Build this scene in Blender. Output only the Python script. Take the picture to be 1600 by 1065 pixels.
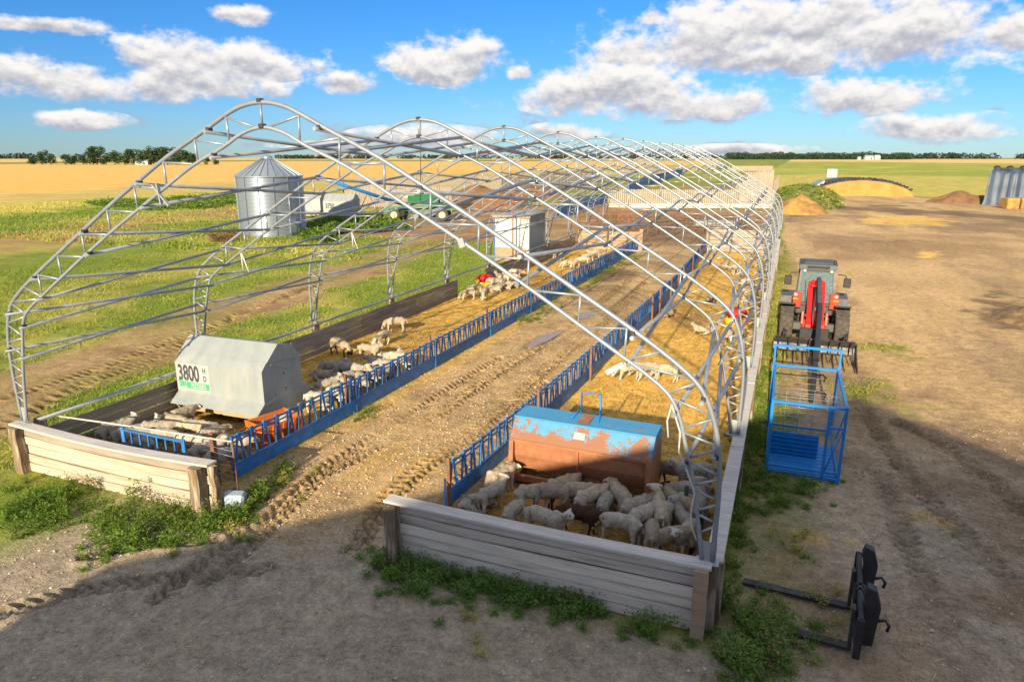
import bpy, bmesh, math, random
import numpy as np
from mathutils import Vector, Matrix, Euler, noise as mnoise
R = math.radians
rnd = random.Random(7)
nrng = np.random.default_rng(11)
for o in list(bpy.data.objects): bpy.data.objects.remove(o)
scene = bpy.context.scene
col = scene.collection

# ------------------------------------------------------------------ camera
CAM_H = 7.0; F_PX = 1067.0; PITCH = math.atan(286.5/F_PX); YAW = R(21.85)
cam_data = bpy.data.cameras.new('camera'); cam = bpy.data.objects.new('camera', cam_data); col.objects.link(cam)
cam_data.sensor_width = 36.0; cam_data.lens = 36.0*F_PX/1600.0; cam_data.clip_start = 0.1; cam_data.clip_end = 30000
cam.location = (0, 0, CAM_H); cam.rotation_euler = (math.pi/2-PITCH, 0, YAW)
scene.camera = cam
scene.render.resolution_x = 1024; scene.render.resolution_y = 681

# ------------------------------------------------------------------ sun, exposure
SUN_EL = 19.0
sd = bpy.data.lights.new('sun', 'SUN'); sd.energy = 3.7; sd.angle = R(0.55); sd.color = (1.0, 0.82, 0.56)
sun = bpy.data.objects.new('sun', sd); col.objects.link(sun); sun.rotation_euler = (R(90-SUN_EL), 0, R(1.2)); sun.location = (0, -60, 60)
vs = scene.view_settings
vs.view_transform = 'Standard'; vs.look = 'None'; vs.gamma = 1.0; vs.exposure = 1.4; vs.use_curve_mapping = False

# ------------------------------------------------------------------ pixel helpers (a pixel is a direction; the plane it meets gives the distance)
_fw = np.array([-math.sin(YAW)*math.cos(PITCH), math.cos(YAW)*math.cos(PITCH), -math.sin(PITCH)])
_rt = np.array([math.cos(YAW), math.sin(YAW), 0.0]); _up = np.cross(_rt, _fw)
def ray(x, y): return _fw*F_PX + _rt*(x-800.0) - _up*(y-532.5)
def G(x, y, z=0.0):
    d = ray(x, y); t = (z-CAM_H)/d[2]; return Vector((t*d[0], t*d[1], z))

# ------------------------------------------------------------------ node helpers
class NT:
    def __init__(s, tree): s.t = tree; s.t.nodes.clear()
    def n(s, typ, **kw):
        nd = s.t.nodes.new(typ)
        for k, v in kw.items(): setattr(nd, k, v)
        return nd
    def val(s, nd, i, v):
        if v is None: return
        if hasattr(v, 'links'): s.t.links.new(v, nd.inputs[i])
        else: nd.inputs[i].default_value = v
    def math(s, op, a, b=None, c=None, clamp=False):
        nd = s.n('ShaderNodeMath', operation=op, use_clamp=clamp)
        s.val(nd, 0, a); s.val(nd, 1, b); s.val(nd, 2, c); return nd.outputs[0]
    def mix(s, f, a, b, blend='MIX'):
        nd = s.n('ShaderNodeMix', data_type='RGBA', blend_type=blend)
        s.val(nd, 0, f); s.val(nd, 6, a if hasattr(a, 'links') else (*a[:3], 1)); s.val(nd, 7, b if hasattr(b, 'links') else (*b[:3], 1)); return nd.outputs[2]
    def noise(s, vec, scale, detail=4, rough=0.6, dist=0.0):
        nd = s.n('ShaderNodeTexNoise'); s.val(nd, 'Vector', vec) if vec is not None else None
        nd.inputs['Scale'].default_value = scale; nd.inputs['Detail'].default_value = detail
        nd.inputs['Roughness'].default_value = rough; nd.inputs['Distortion'].default_value = dist; return nd.outputs[0]
    def ramp(s, f, lo, hi, a=0.0, b=1.0):
        nd = s.n('ShaderNodeMapRange', interpolation_type='SMOOTHSTEP'); s.val(nd, 0, f); s.val(nd, 1, lo); s.val(nd, 2, hi); s.val(nd, 3, a); s.val(nd, 4, b); return nd.outputs[0]
    def mapping(s, vec, scale=(1, 1, 1), rot=(0, 0, 0)):
        nd = s.n('ShaderNodeMapping'); s.val(nd, 0, vec); nd.inputs['Scale'].default_value = scale; nd.inputs['Rotation'].default_value = rot; return nd.outputs[0]

# ------------------------------------------------------------------ world: Nishita sky with cumulus clouds
world = bpy.data.worlds.new('World'); scene.world = world; world.use_nodes = True
w = NT(world.node_tree)
sky = w.n('ShaderNodeTexSky', sky_type='NISHITA'); sky.sun_disc = False; sky.sun_elevation = R(SUN_EL); sky.sun_rotation = R(180+1.2)
sky.altitude = 500; sky.air_density = 1.0; sky.dust_density = 0.15; sky.ozone_density = 3.5
hs = w.n('ShaderNodeHueSaturation'); hs.inputs['Saturation'].default_value = 1.22; hs.inputs['Value'].default_value = 0.95
w.t.links.new(sky.outputs[0], hs.inputs['Color'])
tc = w.n('ShaderNodeTexCoord'); sx = w.n('ShaderNodeSeparateXYZ'); w.t.links.new(tc.outputs['Generated'], sx.inputs[0])
el = w.math('ARCSINE', sx.outputs[2]); az = w.math('ARCTAN2', sx.outputs[0], sx.outputs[1])
# warp the cloud coordinates with turbulence
cv = w.n('ShaderNodeCombineXYZ'); w.val(cv, 0, az); w.val(cv, 1, w.math('MULTIPLY', el, 1.5))
n1 = w.noise(cv.outputs[0], 10, 9, 0.6); n2 = w.noise(cv.outputs[0], 45, 6, 0.6)
cvb = w.n('ShaderNodeCombineXYZ'); w.val(cvb, 0, az); w.val(cvb, 1, w.math('MULTIPLY', w.math('ADD', el, 0.009), 1.5)); n1b = w.noise(cvb.outputs[0], 10, 9, 0.6)
def dirpx(x, y):
    d = ray(x, y); d = d/np.linalg.norm(d); return math.atan2(d[0], d[1]), math.asin(d[2])
blobs = [(1260, 52, 310, 70), (1090, 78, 170, 36), (1200, 95, 200, 30), (1400, 70, 120, 50), (975, 150, 175, 44), (1110, 165, 110, 26), (1365, 152, 125, 34), (1465, 200, 140, 24), (1585, 48, 62, 38),
         (695, 92, 92, 36), (705, 115, 80, 24), (345, 98, 160, 36), (300, 135, 130, 28), (95, 128, 140, 36), (545, 132, 46, 18), (378, 24, 50, 18), (120, 188, 90, 16), (660, 216, 120, 20),
         (885, 206, 66, 14), (1160, 234, 130, 9), (810, 112, 22, 18), (1020, 28, 24, 18), (60, 40, 90, 14), (500, 228, 80, 7)]
D = None; NUM = None; DEN = None
for (bx, by, brx, bry) in blobs:
    a0, e0 = dirpx(bx, by); a1, _ = dirpx(bx+brx, by); am, _ = dirpx(bx-brx, by); _, e1 = dirpx(bx, by-bry)
    ra = abs(a1-am)/2*1.12; re = abs(e1-e0)*1.2
    u = w.math('DIVIDE', w.math('SUBTRACT', az, a0), ra); v = w.math('DIVIDE', w.math('SUBTRACT', el, e0), re)
    vv = w.math('MULTIPLY', v, w.math('ADD', 1.0, w.math('MULTIPLY', w.math('LESS_THAN', v, 0.0), 0.25)))
    r2 = w.math('ADD', w.math('MULTIPLY', u, u), w.math('MULTIPLY', vv, vv))
    b = w.math('SUBTRACT', 1.0, w.math('SQRT', r2)); b = w.math('MAXIMUM', b, -1.2)
    bp = w.math('MAXIMUM', b, 0.0); bp2 = w.math('ADD', bp, 0.0001)
    D = b if D is None else w.math('SMOOTH_MAX', D, b, 0.25)
    t = w.math('MULTIPLY', bp2, v)
    NUM = t if NUM is None else w.math('ADD', NUM, t); DEN = bp2 if DEN is None else w.math('ADD', DEN, bp2)
vrel = w.math('DIVIDE', NUM, DEN)
# unseen cumulus outside the picture, made denser to add neutral fill light
outside = w.math('MAXIMUM', w.ramp(w.math('ABSOLUTE', w.math('ADD', az, YAW)), 0.72, 0.9), w.ramp(el, 0.26, 0.36))
cvo = w.n('ShaderNodeCombineXYZ'); w.val(cvo, 0, az); w.val(cvo, 1, w.math('MULTIPLY', el, 3.0)); w.val(cvo, 2, 4.0)
no = w.noise(cvo.outputs[0], 3.2, 3, 0.5)
Do = w.math('MULTIPLY', w.math('SUBTRACT', no, 0.46), 5.0)
Do = w.math('MULTIPLY_ADD', outside, 3.0, w.math('SUBTRACT', Do, 3.0))
D = w.math('ADD', w.math('MAXIMUM', D, Do), 0.12)
Dn = w.math('ADD', D, w.math('MULTIPLY', w.math('SUBTRACT', n1, 0.5), 2.7)); Dn = w.math('ADD', Dn, w.math('MULTIPLY', w.math('SUBTRACT', n2, 0.5), 1.1))
dens = w.ramp(Dn, 0.0, 0.62)
lit = w.math('ADD', w.math('MULTIPLY', vrel, 0.6), w.math('MULTIPLY', w.math('SUBTRACT', n1, n1b), 4.5))
lit = w.math('ADD', lit, w.math('MULTIPLY', w.math('SUBTRACT', n2, 0.5), 0.7)); lit = w.math('SUBTRACT', lit, w.math('MULTIPLY', w.math('MAXIMUM', Dn, 0.0), 0.32))
litf = w.ramp(lit, -0.85, 0.3)
ccol = w.mix(litf, (2.9, 3.0, 3.5), (6.3, 6.1, 5.9))
skyt = w.mix(1.0, hs.outputs[0], w.mix(w.ramp(el, 0.0, 0.22), (0.42, 0.59, 0.88), (0.42, 0.72, 0.99)), 'MULTIPLY')
skyc = w.mix(dens, skyt, ccol)
bg = w.n('ShaderNodeBackground'); w.t.links.new(skyc, bg.inputs[0]); bg.inputs[1].default_value = 0.06
wo = w.n('ShaderNodeOutputWorld'); w.t.links.new(bg.outputs[0], wo.inputs[0])

# ------------------------------------------------------------------ materials
MATS = {}
def pm(name, c1, c2=None, rough=0.7, metal=0.0, scale=6.0, stretch=(1, 1, 1), bump=0.0, bscale=None, rand=0.0, spots=None, spot_scale=4.0, spot_at=(0.55, 0.62), coord='Object', spec=0.4, bias=None, fine=0.0):
    """one procedural material: two-tone noise, per-object tint, patches of a second finish, fine relief"""
    m = bpy.data.materials.new(name); m.use_nodes = True; k = NT(m.node_tree)
    b = k.n('ShaderNodeBsdfPrincipled'); out = k.n('ShaderNodeOutputMaterial'); k.t.links.new(b.outputs[0], out.inputs[0])
    t = k.n('ShaderNodeTexCoord'); v = k.mapping(t.outputs[coord], stretch)
    if rand:
        oi = k.n('ShaderNodeObjectInfo'); ad = k.n('ShaderNodeVectorMath', operation='ADD'); k.t.links.new(v, ad.inputs[0])
        sc = k.math('MULTIPLY', oi.outputs['Random'], 37.0); k.t.links.new(sc, ad.inputs[1]); v = ad.outputs[0]
    n = k.noise(v, scale, 6, 0.62)
    c = k.mix(k.ramp(n, 0.3, 0.7), c1, c2 if c2 else [x*0.75 for x in c1])
    if spots:
        sn = k.noise(v, spot_scale, 5, 0.6)
        if fine: sn = k.math('ADD', sn, k.math('MULTIPLY', k.math('SUBTRACT', k.noise(v, spot_scale*9, 4, 0.7), 0.5), fine))
        if bias:
            sp_ = k.n('ShaderNodeSeparateXYZ'); k.t.links.new(t.outputs[coord], sp_.inputs[0]); sn = k.math('ADD', sn, k.math('MULTIPLY', k.math('SUBTRACT', bias[1], sp_.outputs[bias[0]]), bias[2]))
        c = k.mix(k.ramp(sn, *spot_at), c, spots)
    if rand:
        hsn = k.n('ShaderNodeHueSaturation'); k.t.links.new(c, hsn.inputs['Color'])
        k.val(hsn, 'Value', k.math('MULTIPLY_ADD', oi.outputs['Random'], 2*rand, 1-rand)); c = hsn.outputs[0]
    k.t.links.new(c, b.inputs['Base Color'])
    k.val(b, 'Roughness', k.ramp(n, 0.2, 0.8, rough-0.08, min(1, rough+0.08))); b.inputs['Metallic'].default_value = metal
    b.inputs['Specular IOR Level'].default_value = spec
    if bump:
        bn = k.n('ShaderNodeBump'); bn.inputs['Strength'].default_value = bump; bn.inputs['Distance'].default_value = 0.02
        k.val(bn, 'Height', k.noise(v, bscale or scale*4, 5, 0.65)); k.t.links.new(bn.outputs[0], b.inputs['Normal'])
    MATS[name] = m; return m
def attr_mat(name, rough=0.9, transl=0.0, bump=0.0, bscale=40, spec=0.15):
    m = bpy.data.materials.new(name); m.use_nodes = True; k = NT(m.node_tree)
    b = k.n('ShaderNodeBsdfPrincipled'); out = k.n('ShaderNodeOutputMaterial')
    a = k.n('ShaderNodeVertexColor', layer_name='Col'); k.t.links.new(a.outputs[0], b.inputs['Base Color'])
    b.inputs['Roughness'].default_value = rough; b.inputs['Specular IOR Level'].default_value = spec
    if transl:
        tr = k.n('ShaderNodeBsdfTranslucent'); k.t.links.new(a.outputs[0], tr.inputs[0]); mx = k.n('ShaderNodeMixShader'); mx.inputs[0].default_value = transl
        k.t.links.new(b.outputs[0], mx.inputs[1]); k.t.links.new(tr.outputs[0], mx.inputs[2]); k.t.links.new(mx.outputs[0], out.inputs[0])
    else: k.t.links.new(b.outputs[0], out.inputs[0])
    if bump:
        bn = k.n('ShaderNodeBump'); bn.inputs['Strength'].default_value = bump; bn.inputs['Distance'].default_value = 0.03
        t = k.n('ShaderNodeTexCoord'); k.val(bn, 'Height', k.noise(t.outputs['Object'], bscale, 5, 0.7)); k.t.links.new(bn.outputs[0], b.inputs['Normal'])
    MATS[name] = m; return m
galv = pm('galvanised_pipe', (0.33, 0.375, 0.42), (0.25, 0.285, 0.325), 0.40, 0.45, 5, (1, 1, 1), rand=0.10, spots=(0.26, 0.25, 0.24), spot_scale=3, spot_at=(0.66, 0.74))
galvflat = pm('galvanised_sheet', (0.31, 0.35, 0.355), (0.255, 0.29, 0.30), 0.5, 0.15, 2.5, (1, 1, .35), bump=0.22, bscale=2.2, spots=(0.36, 0.375, 0.355), spot_scale=1.6, spot_at=(0.5, 0.75))
binsteel = pm('bin_steel', (0.36, 0.42, 0.48), (0.30, 0.35, 0.41), 0.38, 0.7, 2, (1, 1, 3))
wood = pm('weathered_plank', (0.45, 0.395, 0.32), (0.31, 0.26, 0.20), 0.85, 0, 2.6, (0.35, 3, 4), 0.35, 12, 0.26, spots=(0.33, 0.215, 0.11), spot_scale=1.2, spot_at=(0.55, 0.72))
woodcap = pm('plank_cap', (0.60, 0.57, 0.53), (0.46, 0.43, 0.39), 0.85, 0, 2.6, (0.5, 4, 4), 0.3, 10, 0.10)
woodold = pm('grey_plank', (0.30, 0.26, 0.22), (0.19, 0.16, 0.13), 0.9, 0, 2.6, (4, 0.4, 4), 0.4, 10, 0.16, spots=(0.36, 0.26, 0.16), spot_scale=1.5, spot_at=(0.55, 0.7))
woodfar = pm('pale_board', (0.38, 0.33, 0.27), (0.28, 0.235, 0.185), 0.9, 0, 1.5, (3, 3, 0.5), 0.2, 8, 0.10)
woodwall = pm('tan_plank', (0.38, 0.29, 0.20), (0.29, 0.21, 0.135), 0.88, 0, 2.6, (0.5, 4, 5), 0.3, 10, 0.12)
woodpale = pm('bleached_plank', (0.70, 0.64, 0.56), (0.52, 0.46, 0.39), 0.85, 0, 2.6, (0.35, 3, 4), 0.45, 12, 0.22, spots=(0.36, 0.25, 0.15), spot_scale=1.3, spot_at=(0.57, 0.72))
postwood = pm('post_wood', (0.26, 0.19, 0.12), (0.12, 0.085, 0.055), 0.9, 0, 3, (6, 6, 0.6), 0.6, 8, 0.15, spots=(0.38, 0.33, 0.26), spot_scale=2, spot_at=(0.52, 0.62))
rustpost = pm('rusty_post', (0.24, 0.125, 0.07), (0.16, 0.08, 0.045), 0.85, 0.1, 8, rand=0.15, bump=0.15)
bluep = pm('blue_paint', (0.028, 0.18, 0.48), (0.022, 0.12, 0.34), 0.5, 0, 4, rand=0.22, spots=(0.17, 0.14, 0.12), spot_scale=6, spot_at=(0.57, 0.68), bump=0.15)
bluecage = pm('bright_blue_paint', (0.012, 0.21, 0.58), (0.01, 0.17, 0.48), 0.4, 0, 5, bump=0.03)
feederblue = pm('flaking_blue_paint', (0.075, 0.29, 0.49), (0.06, 0.245, 0.44), 0.5, 0, 4, (1, 1, 1), 0.05, spots=(0.25, 0.115, 0.06), spot_scale=2.4, spot_at=(0.45, 0.53), bias=(2, 1.25, 0.5), fine=0.6)
feedertop = pm('blue_lid_paint', (0.06, 0.27, 0.48), (0.05, 0.235, 0.44), 0.5, 0, 4, (1, 1, 1), 0.05, spots=(0.34, 0.15, 0.08), spot_scale=1.6, spot_at=(0.62, 0.67), fine=0.4)
rust = pm('rusted_steel', (0.38, 0.17, 0.08), (0.28, 0.115, 0.055), 0.75, 0.1, 4, bump=0.12, spots=(0.20, 0.26, 0.32), spot_scale=2.6, spot_at=(0.66, 0.74))
black = pm('black_paint', (0.018, 0.019, 0.022), (0.03, 0.03, 0.032), 0.5, 0, 6)
steeldark = pm('worn_dark_steel', (0.075, 0.07, 0.068), (0.045, 0.042, 0.04), 0.5, 0.4, 6, bump=0.1)
tyre_m = pm('tyre_rubber', (0.10, 0.085, 0.07), (0.05, 0.045, 0.04), 0.9, 0, 7, bump=0.1)
redp = pm('red_paint', (0.50, 0.018, 0.015), (0.42, 0.015, 0.012), 0.32, 0, 5)
redfade = pm('orange_red_paint', (0.42, 0.045, 0.02), (0.34, 0.03, 0.018), 0.45, 0, 5)
greyp = pm('grey_machine_paint', (0.10, 0.108, 0.115), (0.075, 0.08, 0.085), 0.65, 0, 5)
cabgrey = pm('cab_grey', (0.065, 0.073, 0.078), (0.05, 0.056, 0.06), 0.45, 0, 5)
whitep = pm('white_panel', (0.56, 0.56, 0.55), (0.48, 0.48, 0.47), 0.6, 0, 2)
greenp = pm('green_paint', (0.03, 0.20, 0.08), (0.025, 0.15, 0.06), 0.45, 0, 4)
creamp = pm('cream_paint', (0.62, 0.58, 0.36), (0.5, 0.46, 0.28), 0.55, 0, 4)
orangep = pm('orange_plastic', (0.52, 0.13, 0.015), (0.45, 0.10, 0.012), 0.45, 0, 4)
yellowp = pm('yellow_plastic', (0.80, 0.55, 0.02), (0.7, 0.45, 0.02), 0.45, 0, 4)
redplastic = pm('red_plastic', (0.62, 0.02, 0.02), (0.5, 0.015, 0.015), 0.45, 0, 4)
bluetarp = pm('blue_tarp', (0.012, 0.03, 0.07), (0.07, 0.105, 0.155), 0.5, 0, 0.5, (4, 4, 0.25), 0.25, 2)
blackcover = pm('black_cover', (0.02, 0.02, 0.024), (0.05, 0.05, 0.055), 0.5, 0, 2, bump=0.4, bscale=3)
silage = pm('silage_face', (0.44, 0.25, 0.075), (0.36, 0.19, 0.05), 0.95, 0, 0.6, bump=0.5, bscale=5)
straw_m = pm('straw_heap', (0.48, 0.28, 0.07), (0.22, 0.125, 0.045), 0.95, 0, 0.8, bump=0.8, bscale=9)
dirtpile = pm('brown_dirt', (0.24, 0.13, 0.065), (0.15, 0.08, 0.04), 0.95, 0, 1.2, bump=0.5, bscale=5)
boardply = pm('plywood', (0.42, 0.27, 0.17), (0.35, 0.21, 0.125), 0.85, 0, 3)
dark_ink = pm('dark_ink', (0.04, 0.045, 0.05), (0.05, 0.055, 0.06), 0.6)
green_ink = pm('green_ink', (0.05, 0.36, 0.18), (0.04, 0.30, 0.15), 0.6)
white_ink = pm('white_sticker', (0.42, 0.43, 0.42), (0.38, 0.39, 0.38), 0.6)
sticker_m = pm('feeder_sticker', (0.36, 0.385, 0.38), (0.33, 0.355, 0.35), 0.55)
amber = pm('amber_lens', (0.75, 0.25, 0.02), None, 0.25)
glass = bpy.data.materials.new('cab_glass'); glass.use_nodes = True
_k = NT(glass.node_tree); _g = _k.n('ShaderNodeBsdfPrincipled'); _g.inputs['Base Color'].default_value = (0.38, 0.50, 0.56, 1); _g.inputs['Roughness'].default_value = 0.04
_g.inputs['Transmission Weight'].default_value = 0.75; _g.inputs['IOR'].default_value = 1.3; _o = _k.n('ShaderNodeOutputMaterial'); _k.t.links.new(_g.outputs[0], _o.inputs[0])

# ------------------------------------------------------------------ mesh helpers
class MB:
    def __init__(s): s.v = []; s.f = []; s.smooth = []
    def add(s, vs_, fs, sm=False):
        o = len(s.v); s.v += [tuple(p) for p in vs_]; s.f += [tuple(i+o for i in f) for f in fs]; s.smooth += [sm]*len(fs); return s
    def box(s, c, d, rot=None, ch=0.0):
        hx, hy, hz = d[0]/2, d[1]/2, d[2]/2; M = rot.to_matrix() if isinstance(rot, Euler) else rot; c = Vector(c)
        P = lambda x, y, z: (c + (M @ Vector((x, y, z)) if M else Vector((x, y, z))))
        if ch <= 0:
            q = [P(x, y, z) for x in (-hx, hx) for y in (-hy, hy) for z in (-hz, hz)]
            return s.add(q, [(0, 1, 3, 2), (4, 6, 7, 5), (0, 4, 5, 1), (2, 3, 7, 6), (0, 2, 6, 4), (1, 5, 7, 3)])
        ch = min(ch, hx*0.6, hy*0.6, hz*0.6); q = []; idx = {}
        for a in (-1, 1):
            for b in (-1, 1):
                for e in (-1, 1):
                    for ax in range(3):
                        w_ = [a*(hx-ch), b*(hy-ch), e*(hz-ch)]; w_[ax] = (a*hx, b*hy, e*hz)[ax]; idx[(a, b, e, ax)] = len(q); q.append(P(*w_))
        fs = []
        for ax in range(3):
            o1, o2 = [i for i in range(3) if i != ax]
            for sg in (-1, 1):
                k = []
                for (p, r) in ((-1, -1), (1, -1), (1, 1), (-1, 1)):
                    t = [0, 0, 0]; t[ax] = sg; t[o1] = p; t[o2] = r; k.append(idx[(*t, ax)])
                flip = (sg > 0) == (ax == 1); fs.append(k[::-1] if flip else k)
            for p in (-1, 1):
                for r in (-1, 1):
                    k = []
                    for (e, axx) in ((-1, o1), (1, o1), (1, o2), (-1, o2)):
                        t = [0, 0, 0]; t[ax] = e; t[o1] = p; t[o2] = r; k.append(idx[(*t, axx)])
                    fs.append(k)
        for a in (-1, 1):
            for b in (-1, 1):
                for e in (-1, 1): fs.append([idx[(a, b, e, i)] for i in range(3)])
        return s.add(q, fs)
    def bar(s, p0, p1, w_, t_, up=(0, 0, 1), ch=0.0):
        p0 = Vector(p0); p1 = Vector(p1); d = p1-p0; L = d.length; d.normalize(); u = Vector(up); x = d.cross(u)
        if x.length < 1e-4: x = d.cross(Vector((1, 0, 0)))
        x.normalize(); u = x.cross(d); M = Matrix((x, d, u)).transposed(); return s.box((p0+p1)/2, (w_, L, t_), M, ch)
    def tube(s, pts, r, n=8, cap=True, r2=None):
        pts = [Vector(p) for p in pts]; m = len(pts); rings = []
        prev = None
        for i, p in enumerate(pts):
            d = (pts[min(i+1, m-1)]-pts[max(i-1, 0)]).normalized()
            if prev is None: a = d.orthogonal().normalized()
            else: a = (prev - d*prev.dot(d)); a = a.normalized() if a.length > 1e-5 else d.orthogonal().normalized()
            prev = a; b = d.cross(a); rr = r if r2 is None else r+(r2-r)*i/(m-1)
            rings.append([p+(a*math.cos(2*math.pi*j/n)+b*math.sin(2*math.pi*j/n))*rr for j in range(n)])
        q = [v for rg in rings for v in rg]; fs = []
        for i in range(m-1):
            for j in range(n): k = (j+1) % n; fs.append((i*n+j, i*n+k, (i+1)*n+k, (i+1)*n+j))
        o = len(s.v); s.add(q, fs, True)
        if cap: s.f += [tuple(o+j for j in range(n))[::-1], tuple(o+(m-1)*n+j for j in range(n))]; s.smooth += [False, False]
        return s
    def extr(s, prof, vec, origin=(0, 0, 0), caps=True, closed=True):
        """prof: list of 3d points, swept by vec"""
        a = [Vector(origin)+Vector(p) for p in prof]; b = [p+Vector(vec) for p in a]; n = len(a)
        fs = [(i, (i+1) % n, n+(i+1) % n, n+i) for i in range(n if closed else n-1)]
        if caps and closed: fs += [tuple(range(n))[::-1], tuple(range(n, 2*n))]
        return s.add(a+b, fs)
    def lathe(s, prof, c=(0, 0, 0), n=24, axis='z', sm=True):
        c = Vector(c); q = []
        for (r, h) in prof:
            for j in range(n):
                t = 2*math.pi*j/n; a, b = r*math.cos(t), r*math.sin(t); q.append(c+(Vector((a, b, h)) if axis == 'z' else Vector((h, a, b))))
        fs = [(i*n+j, i*n+(j+1) % n, (i+1)*n+(j+1) % n, (i+1)*n+j) for i in range(len(prof)-1) for j in range(n)]
        return s.add(q, fs, sm)
    def mesh(s, name):
        me = bpy.data.meshes.new(name); me.from_pydata(s.v, [], s.f); me.polygons.foreach_set('use_smooth', s.smooth); me.update()
        bm = bmesh.new(); bm.from_mesh(me); bmesh.ops.recalc_face_normals(bm, faces=bm.faces); bm.to_mesh(me); bm.free(); return me
    def build(s, name, mat, parent=None, loc=(0, 0, 0), rot=(0, 0, 0), kind=None):
        return obj(name, s.mesh(name), mat, parent, loc, rot, kind)
def obj(name, me, mat, parent=None, loc=(0, 0, 0), rot=(0, 0, 0), kind=None):
    if mat is not None and not me.materials: me.materials.append(mat)
    o = bpy.data.objects.new(name, me); col.objects.link(o); o.location = loc; o.rotation_euler = rot
    if parent: o.parent = parent
    if kind: o['kind'] = kind
    return o
def tag(o, label, cat, group=None):
    o['label'] = label; o['category'] = cat
    if group: o['group'] = group
    return o
def thing(name, label, cat, loc=(0, 0, 0), rz=0.0, group=None):
    o = bpy.data.objects.new(name, None); o.empty_display_size = 0.2; col.objects.link(o); o.location = loc; o.rotation_euler = (0, 0, rz); return tag(o, label, cat, group)
def copy_tree(o, parent=None):
    c = o.copy(); col.objects.link(c); c.parent = parent
    for ch in o.children: copy_tree(ch, c)
    return c
ORD = ['nearest', 'second', 'third', 'fourth', 'fifth', 'sixth', 'seventh', 'eighth', 'ninth', 'tenth', 'eleventh', 'twelfth', 'thirteenth', 'fourteenth']
def interp(xs, ys, x): return float(np.interp(x, xs, ys))
# ================================================================== GROUND
def axis(segs, lo, hi, g):
    """dense spacing inside given segments, geometric growth outside"""
    c = []
    for (a, b, st) in segs: c += list(np.arange(a, b, st))
    c.append(segs[-1][1]); st = segs[-1][2]
    while c[-1] < hi: st *= g; c.append(c[-1]+st)
    st = segs[0][2]; pre = []; x = c[0]
    while x > lo: st *= g; x -= st; pre.append(x)
    return np.array(pre[::-1]+c)
gx = axis([(-30, -17, .22), (-17, -12, .14), (-12, -5, .065), (-5, 6, .12), (6, 20, .25)], -7000, 7000, 1.09)
gy = axis([(2.5, 28, .065), (28, 52, .16), (52, 110, .4)], -300, 9000, 1.028)
X, Y = np.meshgrid(gx, gy)
_tab = nrng.random((512, 512))
def vnoise(x, y, s):
    x = x*s; y = y*s; xi = np.floor(x).astype(int); yi = np.floor(y).astype(int); fx = x-xi; fy = y-yi; fx = fx*fx*(3-2*fx); fy = fy*fy*(3-2*fy)
    t = lambda a, b: _tab[a % 512, b % 512]
    return (t(xi, yi)*(1-fx)+t(xi+1, yi)*fx)*(1-fy)+(t(xi, yi+1)*(1-fx)+t(xi+1, yi+1)*fx)*fy
def fbm(x, y, s, o=4):
    r = 0; a = 0.5; 
    for i in range(o): r = r+a*vnoise(x+13.7*i, y+7.1*i, s*2**i); a *= 0.5
    return r/(1-0.5**o)
def ss(x, a, b):
    t = np.clip((x-a)/(b-a), 0, 1); return t*t*(3-2*t)
# pixel coordinates of each ground point (where the photograph shows a boundary between two kinds of ground)
dep = X*_fw[0]+Y*_fw[1]-CAM_H*_fw[2]; front = dep > 1.0; dp = np.where(front, dep, 1.0)
U = 800+F_PX*(X*_rt[0]+Y*_rt[1])/dp; V = 532.5-F_PX*(X*_up[0]+Y*_up[1]-CAM_H*_up[2])/dp
nb = fbm(X, Y, .22, 4)-.5; nb2 = fbm(X+50, Y, 1.1, 4)-.5; nf = fbm(X, Y+90, 3.5, 3)-.5
big = fbm(X+11, Y-40, .045, 4)-.5
jit = (nb*10+nb2*8)*np.clip(60/np.maximum(dep, 8), .12, 2.0)
def above(pts, soft=2.0):            # 1 where the point lies above the curve in the picture
    f = np.interp(U, [p[0] for p in pts], [p[1] for p in pts]); return ss(f-V+jit, -soft, soft)
DIRT = np.array((.54, .375, .185)); DIRTD = np.array((.23, .16, .095)); GREYD = np.array((.36, .315, .25))
GRASS = np.array((.175, .25, .03)); GRASSY = np.array((.42, .385, .09)); GREEN = np.array((.12, .24, .02)); WHEAT = np.array((.80, .49, .12)); WHEAT2 = np.array((.70, .50, .18))
STRAW = np.array((.84, .54, .13)); STRAWD = np.array((.29, .175, .075)); BROWN = np.array((.38, .23, .115)); CROP = np.array((.29, .36, .05)); CROPY = np.array((.58, .50, .12))
C = np.zeros(X.shape+(3,)); grassy = np.zeros(X.shape); sheen = np.zeros(X.shape)
def paint(mask, c, g=None):
    global C, grassy
    m = mask[..., None]; C = C*(1-m)+np.asarray(c)*m
    if g is not None: grassy = grassy*(1-mask)+g*mask
def mixc(a, b, t): return a*(1-t[..., None])+b*t[..., None]
paint(np.ones(X.shape), mixc(GRASS, GRASSY, ss(nb+nb2*.6+big*.6, -.12, .4)), 1.0)
left = (X < -15.9)
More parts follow.
